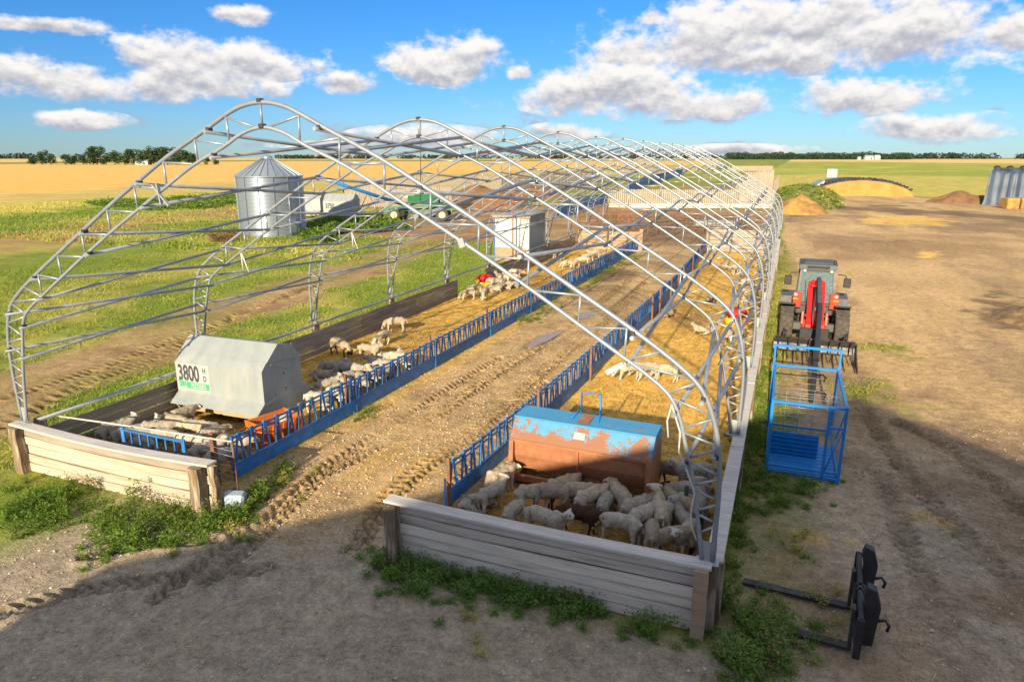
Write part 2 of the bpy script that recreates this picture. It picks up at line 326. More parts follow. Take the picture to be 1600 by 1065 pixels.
# ---- left fields, bottom to top
L = left*(U < 1120)
paint(L*above([(0, 402), (130, 385), (250, 350), (365, 340), (470, 345), (600, 330)]), mixc(BROWN, GRASSY, ss(nb2+nb, -.15, .2)), .6)
paint(L*above([(0, 372), (150, 352), (365, 322), (600, 322), (700, 318)]), mixc(GRASS, GRASSY, ss(nb*.8+big, -.25, .2)), 1)
paint(L*above([(0, 350), (180, 335), (365, 318), (600, 320)])*(U < 420), mixc(GREEN, GRASS, ss(nb, -.3, .3)), 1)
paint(L*above([(0, 338), (160, 322), (365, 304), (620, 300), (800, 288), (1120, 268)]), mixc(CROPY, CROP, ss(nb2*.5+big*1.3, -.12, .2)), .8)
paint(L*above([(0, 318), (100, 312), (240, 303), (365, 298), (620, 290), (800, 280), (1120, 265)]), mixc(GRASSY, WHEAT2, ss(nb2, -.3, .2)), .6)
paint(L*above([(0, 304), (130, 299), (230, 291), (365, 284), (560, 279), (700, 272), (900, 262), (1120, 256)], 1.0), mixc(WHEAT, WHEAT2, ss(big*.8+nb2*.3, -.3, .5)), .35)
paint(L*above([(0, 256.5), (420, 251.5), (700, 252), (1120, 251)], .5), CROP*.55, .8)
paint(L*above([(0, 254), (420, 250), (700, 250), (1120, 249.5)], .5), WHEAT2, .3)
# ---- dirt lane on the left
lane = above([(0, 690), (100, 628), (250, 578), (400, 492), (560, 440), (700, 388), (775, 352), (900, 320)], 5)*(1-above([(0, 585), (150, 532), (330, 472), (560, 402), (700, 352), (760, 328), (900, 300)], 5))*left
lane = lane*(U < 830)
lanet = np.clip(.5+nb2*1.6, 0, 1)
paint(lane*np.clip(.75+nb*1.2, 0, 1), mixc(DIRT*.9, BROWN*.75, lanet), 0)
# wheel ruts of the lane stay bare and dark
# ---- corrals behind the barn
cor = ss(Y, 52, 55)*ss(-X, 1.2, 2.0)*(1-ss(Y+nb*10, 96, 108))*ss(X, -45, -38)
paint(cor, mixc(BROWN*.8, DIRT*.85, ss(nb+nb2*.5, -.25, .35)), 0)
paint(ss(Y, 56, 60)*(1-ss(Y, 88, 96))*ss(X+nb*6, -20, -16)*ss(-X, 2, 4)*.75, DIRTD, 0)
mid = (X > -60)*(X < -2)*ss(Y+nb*14, 104, 110)*(1-ss(Y, 215, 235))
paint(mid*.9, mixc(BROWN, GRASS, ss(nb+big*1.1, -.1, .12)), .6)
# ---- right yard and fields
Rm = ss(X+nb*.8, -.6, -.2)
yard = Rm*(1-above([(1180, 322), (1215, 305), (1400, 305), (1540, 318), (1600, 322), (3000, 330)], 1.5)*(U > 1100))
paint(Rm, mixc(GRASS, GRASSY, ss(nb, -.3, .3)), 1)
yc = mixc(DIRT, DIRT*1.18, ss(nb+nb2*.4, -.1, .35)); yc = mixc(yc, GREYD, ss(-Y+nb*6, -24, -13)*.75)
yc = mixc(yc, DIRTD*1.1, ss(big*1.6+nb*.9+nb2*.5, .06, .40)*.8); yc = mixc(yc, DIRTD*1.25, ss(fbm(X*.35+Y*.06, Y*.10+3, .9, 4)-.5+nf*.2, .03, .2)*.55)
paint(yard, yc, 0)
dk = ss(-(np.abs(V-np.interp(U, [1200, 1290, 1400, 1480, 1600], [339, 322, 329, 333, 345]))-(4+nb*16)), -2, 3)*(X > 0)*(Y > 50)
paint(dk*.8, DIRTD*.75, 0)
dk2 = ss(-(np.hypot((U-1572)/44, (V-490)/26)-1+nb*1.2+nb2*2.2+nf), -.3, .5)*(X > 5); paint(dk2*.85, DIRTD*.7, 0)
dk3 = ss(-(np.hypot((U-1395)/200, (V-385)/22)-1+nb*1.4), -.1, .6)*(X > 2); paint(dk3*.5, BROWN*.62, 0)
strp = ss(-(np.hypot((U-1400)/75, (V-345)/9)-1+nb*1.6+nb2*1.8), -.2, .6)*(X > 0)*(Y > 50); paint(strp*.8, STRAW*.95, .2)
strp = ss(-(np.hypot((U-1448)/14, (V-399)/5)-1+nb*2+nb2*2+nf), -.2, .7)*(X > 0)*(Y > 30); paint(strp*.8, STRAW, .2)
Rf = (X > -12)*(U > 1090)*(Y > 90)
paint(Rf*above([(1090, 300), (1215, 300), (1275, 294), (1400, 301), (1470, 310), (1540, 314), (1700, 318), (3000, 330)], 1.2), mixc(CROPY, GRASSY, ss(nb2, -.2, .3)), .8)
paint(Rf*above([(1090, 274), (1300, 273), (1450, 275), (1600, 277), (3000, 280)], 1.5), mixc(CROP, CROPY, ss(big*1.5, -.1, .5)), .8)
paint(Rf*above([(1090, 253), (1300, 252.5), (1600, 256), (3000, 258)], .7), WHEAT2*1.05, .35)
paint(Rf*above([(1090, 249), (1600, 248.5)], .4), CROP*.7, .6)
# grass strip along the right wall, thin cover near the machine
gs = ss(X+nb*.9, -.7, -.35)*(1-ss(X+nb*1.7+nb2*.9, .15, 1.0))*(1-ss(Y, 46, 62)); paint(gs*(.35+.5*ss(Y, 13, 20)), mixc(GRASS*.9, GRASSY*.8, ss(nb2+nf*.5, -.25, .3)), .9)
for (px, py, rr) in [(1385, 620, 1.0), (1350, 607, .9), (1380, 545, .9), (1400, 540, .7), (1262, 870, .35)]:
    p = G(px, py); paint(ss(-(np.hypot(X-p.x, Y-p.y)/rr-1+nb2*2.4+nf*1.8), -.2, .9)*.6, GRASS*.95, 1)
for (px, py, rx, ry) in [(1435, 808, .5, .35), (1290, 845, .7, .3)]:
    p = G(px, py); paint(ss(-(np.hypot((X-p.x)/rx, (Y-p.y)/ry)-1+nb2*2+nf*2), -.2, .9)*.55, STRAW*.7, .2)
# ---- pens and alley
inY = ss(Y, 9.2, 9.45)
penL = ss(X, -15.8, -15.6)*(1-ss(X, -11.0, -10.8))*inY*(1-ss(Y, 52.3, 52.7)); penR = ss(X, -5.75, -5.55)*(1-ss(X, -.75, -.6))*inY*(1-ss(Y, 54.2, 54.7))
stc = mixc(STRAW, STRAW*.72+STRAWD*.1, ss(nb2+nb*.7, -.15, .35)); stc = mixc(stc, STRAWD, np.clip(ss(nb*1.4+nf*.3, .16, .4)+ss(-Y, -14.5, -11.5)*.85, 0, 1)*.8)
for (px, py, rx, ry) in [(1080, 497, 1.3, 2.2), (1030, 490, .7, 2.0)]:
    p = G(px, py); stc = mixc(stc, STRAWD, ss(-(np.hypot((X-p.x)/rx, (Y-p.y)/ry)-1+nb*1.2), -.2, .5)*.85)
paint(penL, stc, .3); paint(penR, stc, .3)
al = ss(X, -11.0, -10.7)*(1-ss(X, -5.75, -5.5))*(1-ss(Y, 54, 60))
fore = (1-ss(Y+nb*.8, 8.9, 9.5))*ss(X+nb*2.5, -14.5, -12.0)*(1-ss(X, 8, 12))
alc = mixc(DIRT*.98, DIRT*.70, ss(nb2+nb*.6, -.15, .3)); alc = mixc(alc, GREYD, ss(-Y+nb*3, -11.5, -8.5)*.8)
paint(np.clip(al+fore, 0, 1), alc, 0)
paint(al*ss(-(np.abs(X+10.55)+nb*.6), -.5, -.1)*ss(Y, 12, 16)*.55, STRAW*.8, .3)
for (px, py, rx, ry) in [(640, 745, .5, 1.4), (590, 720, .4, 1.2)]:
    p = G(px, py); paint(ss(-(np.hypot((X-p.x)/rx, (Y-p.y)/ry)-1+nb), -.2, .5)*.3*al, STRAW*.8, .2)
behind = (1-ss(Y, 2, 4)); paint(behind, GREYD, 0)
# ---- relief
Z = .035*nb*(Y < 120)*ss(Y, 4, 8)*0.5 + .02*nb2*(1-grassy*.3)*(Y < 70) + .012*nf*(Y < 40)
inbarn = ss(X, -16.5, -15.5)*(1-ss(X, -1.0, 0))*inY
Z *= np.where((penL+penR) > .5, .5, 1.0)
ruts = np.zeros(X.shape)
def track(pts, wd=.24, depth=.05, lug=.24, lh=.05, sgn=1, fade=(0, 999)):
    """tyre track: a shallow trough with a chevron of lug prints; pts are ground points"""
    global Z, ruts
    pts = [np.array(p[:2]) for p in pts]; best = np.full(X.shape, 1e9); S = np.zeros(X.shape); O = np.zeros(X.shape); acc = 0
    sel = (Y > 2) & (Y < 56) & (X > -30) & (X < 20)
    xs = X[sel]; ys = Y[sel]; b = np.full(xs.shape, 1e9); s_ = np.zeros(xs.shape); o_ = np.zeros(xs.shape)
    for a, c in zip(pts[:-1], pts[1:]):
        d = c-a; Ln = np.hypot(*d); d = d/Ln; rx, ry = xs-a[0], ys-a[1]; t = np.clip(rx*d[0]+ry*d[1], 0, Ln); off = rx*d[1]-ry*d[0]
        dist = np.hypot(rx-t*d[0], ry-t*d[1]); m = dist < b; b[m] = dist[m]; s_[m] = (acc+t)[m]; o_[m] = off[m]; acc += Ln
    wob = (fbm(xs, ys, .9, 3)-.5)*.12; dd = b+wob*.4
    inside = ss(-dd, -wd, -wd*.8); berm = np.exp(-((dd-wd*1.15)/.07)**2)
    ph = (s_+np.abs(o_)*.9*sgn)/lug+(o_ > 0)*.5; lugs = ss(np.abs((ph % 1)-.5), .22, .34)
    strength = np.clip(.55+2.4*(fbm(xs+31, ys, .35, 3)-.34), .15, 1.25)
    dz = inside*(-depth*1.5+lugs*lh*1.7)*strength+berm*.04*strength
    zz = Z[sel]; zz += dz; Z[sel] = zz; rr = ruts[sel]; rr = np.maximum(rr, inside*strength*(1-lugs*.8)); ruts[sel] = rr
gp = lambda L_: [G(*p) for p in L_]
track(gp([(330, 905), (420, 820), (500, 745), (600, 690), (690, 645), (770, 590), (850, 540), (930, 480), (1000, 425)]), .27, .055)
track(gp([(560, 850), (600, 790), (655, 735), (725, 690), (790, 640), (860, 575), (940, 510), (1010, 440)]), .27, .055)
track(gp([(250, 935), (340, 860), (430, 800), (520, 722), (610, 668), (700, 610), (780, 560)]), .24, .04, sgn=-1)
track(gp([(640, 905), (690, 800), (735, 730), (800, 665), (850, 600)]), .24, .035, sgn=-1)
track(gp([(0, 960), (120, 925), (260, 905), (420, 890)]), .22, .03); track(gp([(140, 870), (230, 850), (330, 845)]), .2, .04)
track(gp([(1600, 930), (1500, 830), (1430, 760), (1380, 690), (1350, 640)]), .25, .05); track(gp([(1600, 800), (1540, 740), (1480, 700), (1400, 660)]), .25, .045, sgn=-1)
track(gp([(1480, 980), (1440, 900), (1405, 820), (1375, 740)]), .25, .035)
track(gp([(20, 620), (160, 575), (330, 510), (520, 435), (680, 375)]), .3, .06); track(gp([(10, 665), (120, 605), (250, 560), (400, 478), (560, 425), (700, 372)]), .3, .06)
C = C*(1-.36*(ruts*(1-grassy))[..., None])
# puddle hollows
puds = [(850, 528, .34, 1.5), (918, 490, .36, 1.0)]
for (px, py, rx, ry) in puds[:2]:
    p = G(px, py); d = np.hypot((X-p.x-.12*(Y-p.y))/rx, (Y-p.y)/ry)+nb*.7; m = ss(-d, -1.3, -.75); Z -= .075*m; paint(m*.65, DIRTD*.8, 0)
wetp = G(955, 430); paint(ss(-(np.hypot((X-wetp.x)/1.3, (Y-wetp.y)/3.2)+nb*.9), -1.1, -.6)*.8, DIRTD*.75, 0)
# keep level ground where things stand
for (x0, x1, y0, y1) in [(-.4, 1.9, 9, 11.6), (-.2, 1.8, 15.2, 18.9), (-.5, 2.8, 24.5, 32.5)]:
    m = ss(X, x0-.4, x0)*(1-ss(X, x1, x1+.4))*ss(Y, y0-.4, y0)*(1-ss(Y, y1, y1+.4)); Z = Z*(1-m*.8)
nrow, ncol = X.shape
co = np.stack([X, Y, Z], -1).reshape(-1, 3)
ii = np.arange(nrow*ncol).reshape(nrow, ncol); quads = np.stack([ii[:-1, :-1], ii[:-1, 1:], ii[1:, 1:], ii[1:, :-1]], -1).reshape(-1, 4)
me = bpy.data.meshes.new('ground'); me.vertices.add(len(co)); me.vertices.foreach_set('co', co.ravel()); me.loops.add(quads.size); me.loops.foreach_set('vertex_index', quads.ravel())
me.polygons.add(len(quads)); me.polygons.foreach_set('loop_start', np.arange(0, quads.size, 4)); me.polygons.foreach_set('loop_total', np.full(len(quads), 4)); me.polygons.foreach_set('use_smooth', np.ones(len(quads), bool)); me.update(calc_edges=True)
ca = me.color_attributes.new('Col', 'FLOAT_COLOR', 'POINT'); ca.data.foreach_set('color', np.concatenate([np.clip(C, 0, 1).reshape(-1, 3), grassy.reshape(-1, 1)], 1).ravel().astype(np.float32))
gm = bpy.data.materials.new('ground_soil'); gm.use_nodes = True; k = NT(gm.node_tree)
b = k.n('ShaderNodeBsdfPrincipled'); out = k.n('ShaderNodeOutputMaterial'); k.t.links.new(b.outputs[0], out.inputs[0]); va = k.n('ShaderNodeVertexColor', layer_name='Col'); ge = k.n('ShaderNodeNewGeometry'); P_ = ge.outputs['Position']
f1 = k.noise(P_, 3.0, 8, .68); f2 = k.noise(P_, 11, 6, .72); f4 = k.noise(P_, 48, 4, .75); f3 = k.noise(k.mapping(P_, (1, .35, 1), (0, 0, .4)), .35, 6, .65)
val = k.math('ADD', k.math('ADD', k.ramp(f1, .25, .75, .70, 1.24), k.ramp(f2, .28, .72, -.26, .22)), k.ramp(f4, .28, .72, -.30, .26)); val = k.math('MULTIPLY', val, k.ramp(f3, .3, .7, .86, 1.12))
hv = k.n('ShaderNodeHueSaturation'); k.t.links.new(va.outputs[0], hv.inputs['Color']); k.val(hv, 'Value', val)
g2 = k.noise(P_, 1.3, 7, .7); gcol = k.mix(k.math('MULTIPLY', k.ramp(g2, .42, .62), k.math('MULTIPLY', va.outputs[1], .35)), hv.outputs[0], (.34, .30, .07))
# pale grit in the bare soil
vo = k.n('ShaderNodeTexVoronoi'); k.t.links.new(P_, vo.inputs['Vector']); vo.inputs['Scale'].default_value = 16; grit = k.math('MULTIPLY', k.ramp(vo.outputs['Distance'], .16, .10), k.ramp(k.noise(P_, 5.0, 3), .52, .62))
gcol = k.mix(k.math('MULTIPLY', grit, k.math('SUBTRACT', .55, k.math('MULTIPLY', va.outputs[1], .55), clamp=True)), gcol, (.52, .46, .38))
k.t.links.new(gcol, b.inputs['Base Color']); b.inputs['Roughness'].default_value = .95; b.inputs['Specular IOR Level'].default_value = .15
bn = k.n('ShaderNodeBump'); bn.inputs['Strength'].default_value = .8; bn.inputs['Distance'].default_value = .06
k.val(bn, 'Height', k.math('ADD', k.math('MULTIPLY', f1, 1.0), k.math('MULTIPLY', k.noise(P_, 14, 6, .75), .8))); k.t.links.new(bn.outputs[0], b.inputs['Normal'])
ground = obj('ground', me, gm, kind='structure')
def gz(x, y):
    i = int(np.clip(np.searchsorted(gy, y), 1, nrow-1)); j = int(np.clip(np.searchsorted(gx, x), 1, ncol-1))
    return float(np.max(Z[i-1:i+1, j-1:j+1]))
# puddles
wat = bpy.data.materials.new('puddle_water'); wat.use_nodes = True; k = NT(wat.node_tree); b = k.n('ShaderNodeBsdfPrincipled'); out = k.n('ShaderNodeOutputMaterial'); k.t.links.new(b.outputs[0], out.inputs[0])
b.inputs['Base Color'].default_value = (.30, .24, .17, 1); b.inputs['Roughness'].default_value = .2; b.inputs['Specular IOR Level'].default_value = .25
for i, (px, py, rx, ry) in enumerate(puds):
    p = G(px, py); m = MB(); n = 40; ring = []
    for j in range(n):
        t = 2*math.pi*j/n; f = .9+.35*(mnoise.noise(Vector((math.cos(t)*1.3+i*5, math.sin(t)*1.3, 0)))); yy = math.sin(t)*ry*f; ring.append((p.x+math.cos(t)*rx*f+.12*yy, p.y+yy, -.045 if i < 2 else .03))
    m.add([(p.x, p.y, ring[0][2])]+ring, [(0, 1+j, 1+(j+1) % n) for j in range(n)]); m.build('puddle', wat, kind='structure')
# ================================================================== BARN FRAME
CX = -8.2; FY = 9.4; BAY = 5.24; NARCH = 11
Od = [0, .35, .7, 1.41, 2.2, 2.97, 3.81, 5.37, 6.3, 6.95, 7.3, 7.5, 7.6, 7.64, 7.63]; Oz = [7.87, 7.83, 7.71, 7.37, 7.0, 6.58, 6.11, 5.18, 4.62, 4.18, 3.85, 3.4, 2.9, 2.3, 1.22]
Id = [0, .45, .87, 1.63, 2.54, 3.63, 4.77, 6.02, 6.5, 6.85, 7.02, 7.1, 7.3, 7.48]; Iz = [7.48, 7.38, 7.17, 6.85, 6.35, 5.75, 5.08, 4.3, 4.0, 3.72, 3.4, 3.1, 2.3, 1.22]
def smooth_path(d, z, sub=4):
    pts = [Vector((a, 0, b)) for a, b in zip(d, z)]; full = [Vector((-p.x, 0, p.z)) for p in pts[:0:-1]]+pts; out = []
    for i in range(len(full)-1):
        p0, p1, p2, p3 = full[max(i-1, 0)], full[i], full[i+1], full[min(i+2, len(full)-1)]
        for j in range(sub):
            t = j/sub; out.append(.5*((2*p1)+(p2-p0)*t+(2*p0-5*p1+4*p2-p3)*t*t+(3*p1-p0-3*p2+p3)*t**3))
    return out+[full[-1]]
Opath = smooth_path(Od, Oz); Ipath = smooth_path(Id, Iz)
def on(path, d=None, z=None, sd=1):          # point on the chord, by half width (roof) or height (leg)
    h = [p for p in path if p.x*sd >= -1e-6]; h = sorted(h, key=lambda p: abs(p.x)) if d is not None else sorted(h, key=lambda p: -p.z)
    if d is not None: return Vector((sd*d, 0, interp([abs(p.x) for p in h], [p.z for p in h], d)))
    hz = h[::-1]; return Vector((sd*interp([p.z for p in hz], [abs(p.x) for p in hz], z), 0, z))
frame = thing('barn_frame', 'long open barn frame of galvanised trussed arches standing over the sheep pens', 'barn frame', (CX, FY, 0))
arch = MB().tube(Opath, .038, 8).build('arch', galv, frame)
MB().tube(Ipath, .032, 8).build('inner_chord', galv, arch)
webs = []
for sd_ in (-1, 1):
    dn = [.0, .75, 1.5, 2.3, 3.1, 3.9, 4.7, 5.5, 6.2]
    for i, d in enumerate(dn):
        if i: webs.append((on(Opath, d=d, sd=sd_), on(Ipath, d=d-.02, sd=sd_)))
        if i < len(dn)-1: webs.append((on(Opath, d=dn[i+1]+.06, sd=sd_), on(Ipath, d=max(d, .05)+.05, sd=sd_)))
    zo = [4.35, 3.95, 3.45, 3.0, 2.55, 2.15, 1.8]; zi = [4.15, 3.72, 3.22, 2.78, 2.36, 1.97, 1.62]
    for i in range(7):
        webs.append((on(Opath, z=zo[i], sd=sd_), on(Ipath, z=zi[i]+.03, sd=sd_)))
        if i < 6: webs.append((on(Opath, z=zo[i+1]+.05, sd=sd_), on(Ipath, z=zi[i]-.03, sd=sd_)))
webs.append((Vector((0, 0, 7.87)), Vector((0, 0, 7.48))))
for a, b_ in webs: MB().tube([a, b_], .019, 6).build('brace', galv, arch)
for sd_ in (-1, 1):
    f = MB(); f.box((sd_*7.56, 0, 1.36), (.24, .012, .34), None); f.box((sd_*7.56, 0, 1.205), (.34, .2, .02), None, .004); f.build('foot_plate', galvflat, arch)
cl = MB()
cl.box((0, 0, 7.9), (.09, .1, .06), None, .01); cl.box((0, 0, 7.5), (.1, .1, .07), None, .01); cl.build('ridge_clamp', steeldark, arch)
for st_ in (dict(d=1.15), dict(d=2.95), dict(d=4.6), dict(d=6.3), dict(z=3.75), dict(z=2.9)):
    for sd_ in (-1, 1):
        o_ = on(Opath, sd=sd_, **st_); i_ = on(Ipath, sd=sd_, **({'d': st_['d']-.05} if 'd' in st_ else {'z': min(st_['z'], 3.65)-.15})); nrm = (o_-i_).normalized()
        MB().box(o_-nrm*.035, (.07, .12, .07), None, .012).build('pipe_clamp', steeldark, arch); MB().box(i_-nrm*.03, (.06, .11, .06), None, .012).build('pipe_clamp', steeldark, arch)
arches = [arch]
for i in range(1, NARCH):
    c = copy_tree(arch, frame); c.location = (rnd.uniform(-.04, .04), i*BAY, rnd.uniform(-.03, .03)); c.rotation_euler = (0, 0, R(rnd.uniform(-.4, .4))); arches.append(c)
# purlin pipes: at each station a crossing pair runs from chord to chord of the next arch
stations = [dict(d=1.15), dict(d=2.95), dict(d=4.6), dict(d=6.3), dict(z=3.75), dict(z=2.9)]
pip = {}
for s_i, st in enumerate(stations):
    for sd_ in (-1, 1):
        o_ = on(Opath, sd=sd_, **st); i_ = on(Ipath, sd=sd_, **({'d': st['d']-.05} if 'd' in st else {'z': min(st['z'], 3.65)-.15}))
        nrm = (o_-i_).normalized(); o_in = o_-nrm*.07; i_out = i_-nrm*.06
        A = MB().tube([o_in+Vector((0, -.12, 0)), i_out+Vector((0, BAY*.5, 0))*0+(o_in-o_in)+Vector((0, BAY+.1, 0))], .034, 6).mesh('purlin_pipe')
        B = MB().tube([i_out+Vector((0, -.1, 0)), o_in+Vector((0, BAY+.08, 0))], .034, 6).mesh('purlin_pipe')
        for k_ in range(NARCH-1):
            if sd_ < 0 and s_i == 3 and k_ in (6, 8): continue
            for mesh_ in (A, B):
                pp = obj('purlin_pipe', mesh_, galv, frame, (rnd.uniform(-.02, .02), k_*BAY, rnd.uniform(-.025, .025)))
# gusset plate and tie straps that hang off the near arch
g_ = MB(); p = on(Ipath, d=3.6, sd=1); g_.box(p+Vector((.02, -.05, -.02)), (.1, .012, .14), Euler((0, R(-20), 0))); g_.build('gusset_plate', galvflat, arch)
p = on(Ipath, d=2.45, sd=-1); g_ = MB().bar(p+Vector((-.12, -.05, .12)), p+Vector((.22, -.05, -.25)), .05, .03).bar(p+Vector((0, -.06, .15)), p+Vector((.05, -.06, -.22)), .05, .03); g_.build('splice_bracket', galvflat, arch)
p = on(Ipath, d=6.2, sd=1); MB().bar(p+Vector((-.02, -.06, -.06)), p+Vector((-.26, -.06, -.22)), .04, .07).build('tie_bracket', whitep, arch)
q = [on(Ipath, z=z, sd=1)+Vector((-.05+.06*math.sin(z*6), -.05, 0)) for z in (3.6, 3.2, 2.9, 2.6, 2.3, 2.05, 1.8, 1.55)]
st = MB().tube(q, .014, 5).tube([q[0], q[0]+Vector((-.05, 0, -.25)), q[0]+Vector((-.02, 0, -.5))], .014, 5).build('ratchet_strap', whitep, arch)
MB().box(q[4]+Vector((-.11, -.02, .02)), (.06, .05, .16), None, .01).build('ratchet_buckle', steeldark, st)
# ropes hanging from the frame further in
rp = MB().tube([on(Opath, d=.05, sd=1)+Vector((0, BAY, 0)), on(Opath, d=.06, sd=1)+Vector((-.12, BAY+.05, -1.9))], .008, 5); rp.build('hanging_cable', steeldark, frame)
for (k_, sd_, dz) in [(1, -1, .5), (2, -1, .4)]:
    p = on(Ipath, d=5.7, sd=sd_)+Vector((0, k_*BAY, 0)); MB().tube([p, p+Vector((.1, .02, -.3)), p+Vector((.22, 0, -.55))], .018, 5).tube([p, p+Vector((.02, 0, -.5))], .018, 5).build('hanging_strap', whitep, frame)

# ================================================================== TIMBER WALLS
def plank_wall(name, label, x0, x1, y, ztop, rows, mat, sag=0.0, lean=0.0, capm=None, posts=(), group='timber walls of the pens', skip=(), cap_over=.06):
    t = thing(name, label, 'timber wall', (x0, y, 0), 0, group); L_ = x1-x0; h = ztop/rows
    for r in range(rows):
        if r in skip: continue
        m = MB(); n = 10
        z0 = h*r+rnd.uniform(.012, .024); z1 = h*(r+1)-rnd.uniform(.008, .018); th = .045+rnd.uniform(-.006, .006); off = rnd.uniform(-.022, .022); tw = rnd.uniform(-.012, .012); e0 = rnd.uniform(0, .03); q = []
        for i in range(n+1):
            f = i/n; s_ = -sag*math.sin(math.pi*f)*(r+1)/rows; wv = .006*math.sin(f*9+r*2.1)
            for (yy, zz) in ((-th/2, z0), (-th/2, z1), (th/2, z1), (th/2, z0)): q.append((e0+f*(L_-e0), yy+off+tw*(f-.5)+lean*zz, zz+s_+wv))
        fs = [(i*4+j, i*4+(j+1) % 4, (i+1)*4+(j+1) % 4, (i+1)*4+j) for i in range(n) for j in range(4)]+[(0, 1, 2, 3), (n*4+3, n*4+2, n*4+1, n*4)]
        m.add(q, fs); m.build('plank', mat, t)
    if capm:
        for r in range(rows-1): MB().box((L_/2, .085, h*(r+1)-sag*.6*(r+1)/rows), (L_-.25, .03, h*.8), None, .004).build('added_backing', woodold, t)  # added boards that block pen floor light so the plank gaps look dark
        m = MB(); n = 10; q = []
        for i in range(n+1):
            f = i/n; s_ = -sag*math.sin(math.pi*f)
            for (yy, zz) in ((-.13, ztop+.005), (-.13, ztop+.05), (.13, ztop+.05), (.13, ztop+.005)): q.append((-cap_over+f*(L_+2*cap_over), yy+lean*ztop, zz+s_))
        m.add(q, [(i*4+j, i*4+(j+1) % 4, (i+1)*4+(j+1) % 4, (i+1)*4+j) for i in range(n) for j in range(4)]+[(0, 1, 2, 3), (n*4+3, n*4+2, n*4+1, n*4)]); m.build('cap_plank', capm, t)
    for (px, py, wd, pm_, hh) in posts:
        m = MB(); q = []; n = 5
        for i in range(n+1):
            zz = -.02+(hh+.02)*i/n; jx = rnd.uniform(-.012, .012)
            for (sx_, sy_) in ((-1, -1), (1, -1), (1, 1), (-1, 1)): q.append((px+sx_*wd/2+jx, py+sy_*wd*.42+jx, zz))
        m.add(q, [(i*4+j, i*4+(j+1) % 4, (i+1)*4+(j+1) % 4, (i+1)*4+j) for i in range(n) for j in range(4)]+[(3, 2, 1, 0), (n*4, n*4+1, n*4+2, n*4+3)]); m.build('post', pm_, t)
    return t
plank_wall('timber_wall', 'front plank wall of the left pen, sagging cap, weeds at its foot', -15.95, -10.2, 9.32, 1.12, 5, wood, .09, 0, woodcap, [(.14, -.12, .24, postwood, 1.1), (5.55, -.15, .26, postwood, 1.1), (5.85, -.02, .13, postwood, 1.12)])
plank_wall('timber_wall', 'front plank wall of the right pen, pale boards in shadow facing the camera', -6.05, -.62, 9.32, 1.17, 6, woodpale, .03, 0, woodcap, [(.1, -.12, .22, postwood, 1.14), (5.36, -.13, .2, woodwall, 1.18), (5.5, .12, .16, postwood, 1.15)])
# the left long wall: three runs of plank bays with the pipe rail above
lw = thing('timber_wall', 'long low grey plank wall along the left side of the left pen', 'timber wall', (-15.62, 9.6, 0), 0, 'timber walls of the pens')
def ybay(parent, ya, yb, rows, ztop, mat, dx=0.0):
    h = ztop/rows
    for r in range(rows):
        m = MB(); m.box((dx+rnd.uniform(-.02, .02), (ya+yb)/2, h*(r+.5)), (.05, yb-ya-.02, h-.025), Euler((R(rnd.uniform(-.35, .35)), R(rnd.uniform(-2, 2)), 0)), .006); m.build('plank', mat, parent)
for i in range(5): ybay(lw, i*4.35, (i+1)*4.35, 4, .92, woodold)
for i in range(4): ybay(lw, 25.4+i*4.35, 25.4+(i+1)*4.35, 4, .95, woodold)
for i in range(10): MB().box((-.09, i*BAY-.2+(.3 if i == 0 else 0), .59), (.2, .2, 1.18), Euler((0, 0, R(rnd.uniform(-4, 4)))), .015).build('post', postwood, lw)
MB().tube([(-.02, 0, 1.16), (-.03, 10, 1.13), (-.02, 20, 1.14), (-.03, 30, 1.12), (-.02, 43, 1.14)], .045, 8).build('rail_pipe', galv, lw)
rw = thing('timber_wall', 'long plank wall with white cap along the right side of the right pen', 'timber wall', (-.57, 9.5, 0), 0, 'timber walls of the pens')
for i in range(10): ybay(rw, i*4.5, (i+1)*4.5, 5, 1.12, woodwall if i % 3 else woodold)
for i in range(10):
    MB().box((.02, i*4.5+2.25, 1.155), (.26, 4.46, .045), Euler((0, R(rnd.uniform(-1.5, 1.5)), 0)), .006).build('cap_plank', woodcap, rw)
    MB().box((.1, i*BAY*.86+.2, .55), (.13, .16, 1.1), None, .012).build('post', postwood, rw)
plank_wall('timber_wall', 'tan plank end wall closing the far end of the left pen', -15.4, -10.3, 52.7, 1.5, 6, woodwall, .04, 0, None, [(.1, -.1, .2, woodwall, 1.5), (5.0, -.1, .28, woodwall, 1.7)])
plank_wall('timber_wall', 'pale plank end wall closing the far end of the right pen', -5.7, -.75, 54.8, 1.75, 6, woodfar, .03, 0, None, [(.05, -.1, .25, woodfar, 1.85), (4.8, -.1, .2, woodfar, 1.75)])

